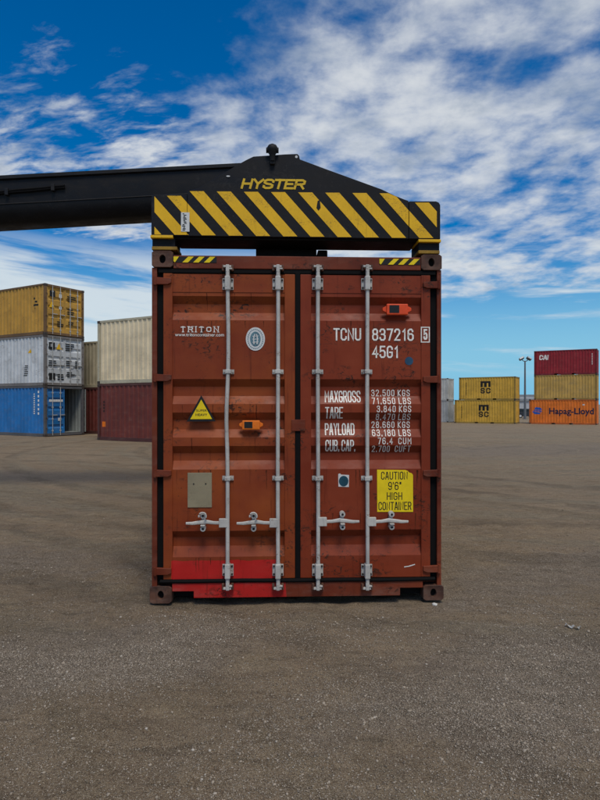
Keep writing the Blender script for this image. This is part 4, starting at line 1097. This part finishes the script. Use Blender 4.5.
cargo('faded patchy yellow container between the orange and the crimson ones', PD, 'L', 6.06, 2.59, GZ+2.59, 'oldyellow', 'oldyellowframe')
cargo('crimson container with white lettering on top of the right stack', PD, 'L', 6.06, 2.59, GZ+5.185, 'crimson', 'crimsonframe', prints=p_cai)
PW = (17.2, 69.7)
cargo('grey container on the ground beside the yellow emblem stack', PW, 'R', 12.19, 2.59, GZ, 'palegrey2', 'palegrey2')
cargo('off-white container stacked on the grey one beside the yellow stack', PW, 'R', 12.19, 2.55, GZ+2.59, 'palegrey', 'palegrey')

# ------------------------------------------------------------------ light mast, far sheds, far vehicle
M['mast'] = plain('mast_steel', (.16, .17, .18), .5, .15, metallic=.3); M['lens'] = plain('lamp_glass', (.5, .52, .53), .2, .05)
M['shed'] = plain('shed_cladding', (.40, .42, .44), .6, .08, 2); M['shedroof'] = plain('shed_roof', (.22, .24, .26), .6, .1, 2); M['dark'] = plain('dark_opening', (.02, .021, .023), .7, .2)
M['tyre'] = plain('tyre_rubber', (.015, .015, .016), .8, .2); M['carpaint'] = plain('dark_car_paint', (.03, .035, .045), .25, .1); M['glass'] = plain('car_glass', (.02, .03, .035), .08, .1)
def mast():
    D = 84.; x = (525-300)/600*D; z0 = GZ; top = CAMZ+(404-361)/600*D
    root = empty('light_mast', (x, D, z0)); tag(root, 'tall slim floodlight mast with two lamps between the right-hand stacks', 'light mast')
    H = top-z0; bm = bmesh.new(); tube(bm, [(0, 0, 0), (0, 0, H)], [.17, .10], 10); box(bm, -.28, .28, -.28, .28, 0, .06, .01); fin('pole', bm, M['mast'], root, True)
    bm = bmesh.new(); tube(bm, [(-.42, 0, H+.18), (-.2, 0, H-.02), (.2, 0, H-.02), (.42, 0, H+.18)], .06, 8); fin('cross_arm', bm, M['mast'], root)
    for s in (-1, 1):
        bm = bmesh.new(); t = bmesh.new(); box(t, -.34, .34, -.22, .22, -.14, .14, .04); merge(bm, t, Matrix.Translation((s*.52, -.1, H+.34)) @ Matrix.Rotation(s*.5, 4, 'Y') @ Matrix.Rotation(-.5, 4, 'X'))
        l = fin('floodlight', bm, M['mast'], root)
        bm = bmesh.new(); t = bmesh.new(); box(t, -.28, .28, -.235, -.222, -.11, .11); merge(bm, t, Matrix.Translation((s*.52, -.1, H+.34)) @ Matrix.Rotation(s*.5, 4, 'Y') @ Matrix.Rotation(-.5, 4, 'X')); fin('lamp_lens', bm, M['lens'], l)
mast()
def far_things():
    D = 118.; k = D/600
    X = lambda px: (px-300)*k
    Z = lambda py: CAMZ+(404-py)*k
    root = empty('canopy', (X(524), D, GZ)); tag(root, 'long grey flat canopy on posts far behind the light mast', 'canopy')
    w_ = X(552)-X(500); zt, zb = Z(394.6)-GZ, Z(398.6)-GZ
    bm = bmesh.new(); box(bm, -w_*.45, w_*.55, -.5, 6, zb, zt, .05); fin('roof', bm, M['shedroof'], root)
    bm = bmesh.new(); box(bm, -w_*.45, w_*.55, -.6, -.52, zb-.1, zb+.35, .02); fin('fascia', bm, M['shed'], root)
    for px in (505, 516, 530, 545):
        bm = bmesh.new(); xx = X(px)-X(524); tube(bm, [(xx, 0, 0), (xx, 0, zb)], .16, 8); fin('post', bm, M['mast'], root)
    D2 = 150.; k2 = D2/600
    root = empty('shed', ((524-300)*k2, D2, GZ)); tag(root, 'pale low shed with dark doorways beyond the grey canopy', 'shed')
    h = 1.66-GZ+(404-401)*k2
    bm = bmesh.new(); box(bm, -9, 16, 0, 8, 0, h); fin('wall', bm, M['shed'], root)
    bm = bmesh.new(); prism(bm, [(-9.3, h), (16.3, h), (16.0, h+.7), (-9, h+.7)], -.3, 8.3); fin('roof', bm, M['shedroof'], root)
    for xx in (-4, 1.4, 6): bm = bmesh.new(); box(bm, xx, xx+2.6, -.08, .05, 0, 2.3, .03); fin('door', bm, M['dark'], root)
    # parked car
    D3 = 92.; c = Vector(((525.5-300)/600*D3, D3, GZ)); root = empty('parked_car', c, R(8)); tag(root, 'dark parked car half hidden behind the orange container', 'car')
    bm = bmesh.new(); prism(bm, [(-2.1, .25), (2.1, .25), (2.15, .62), (1.9, .80), (1.0, .90), (-1.95, .92), (-2.15, .6)], -.85, .85, .05); fin('body', bm, M['carpaint'], root, True)
    bm = bmesh.new(); prism(bm, [(-1.85, .9), (1.0, .9), (.35, 1.40), (-1.35, 1.43)], -.74, .74, .04); fin('cabin', bm, M['glass'], root, True)
    for xx in (-1.3, 1.3):
        for yy in (-.88, .72):
            bm = bmesh.new(); disc_prism(bm, xx, .32, .32, .32, yy, yy+.18, 18); wl = fin('wheel', bm, M['tyre'], root); bm = bmesh.new(); disc_prism(bm, xx, .32, .19, .19, yy-.01, yy+.0, 14); fin('rim', bm, M['lens'], wl)
far_things()

# ------------------------------------------------------------------ odds and ends on the ground
def stone(name, px, py, r, mat, label, cat, sq=.6):
    d = CAMZ*600/(py-404); x = (px-300)/600*d; z = float(ground_h(np.array([x]), np.array([d]))[0])
    bm = bmesh.new(); bmesh.ops.create_icosphere(bm, subdivisions=2, radius=r); rr = random.Random(px)
    for v in bm.verts: v.co *= 1+rr.uniform(-.22, .22); v.co.z *= sq
    o = fin(name, bm, M[mat], None); o.location = (x, d, z+r*sq*.5); tag(o, label, cat)
stone('stone', 434.6, 603.4, .022, 'scrap', 'small pale stone under the right corner of the red container', 'stone')
def scrap():
    d = CAMZ*600/(626-404); x = (572-300)/600*d; z = float(ground_h(np.array([x]), np.array([d]))[0])
    bm = bmesh.new(); rr = random.Random(4); pts = []
    n = 7
    a = [bm.verts.new((-.05+.1*i/(n-1), -.012+.008*math.sin(i*2.), .012+.012*math.sin(i*1.7))) for i in range(n)]; b = [bm.verts.new((-.05+.1*i/(n-1)+.008, .014+.006*math.cos(i*1.3), .014+.01*math.cos(i*2.1))) for i in range(n)]
    for i in range(n-1): bm.faces.new((a[i], a[i+1], b[i+1], b[i]))
    bmesh.ops.solidify(bm, geom=bm.faces[:], thickness=.004)
    o = fin('paper_scrap', bm, M['sticker'], None); o.location = (x, d, z+.004); o.rotation_euler = (0, 0, -.5); tag(o, 'crumpled white scrap lying on the gravel right of the container', 'scrap')
scrap()
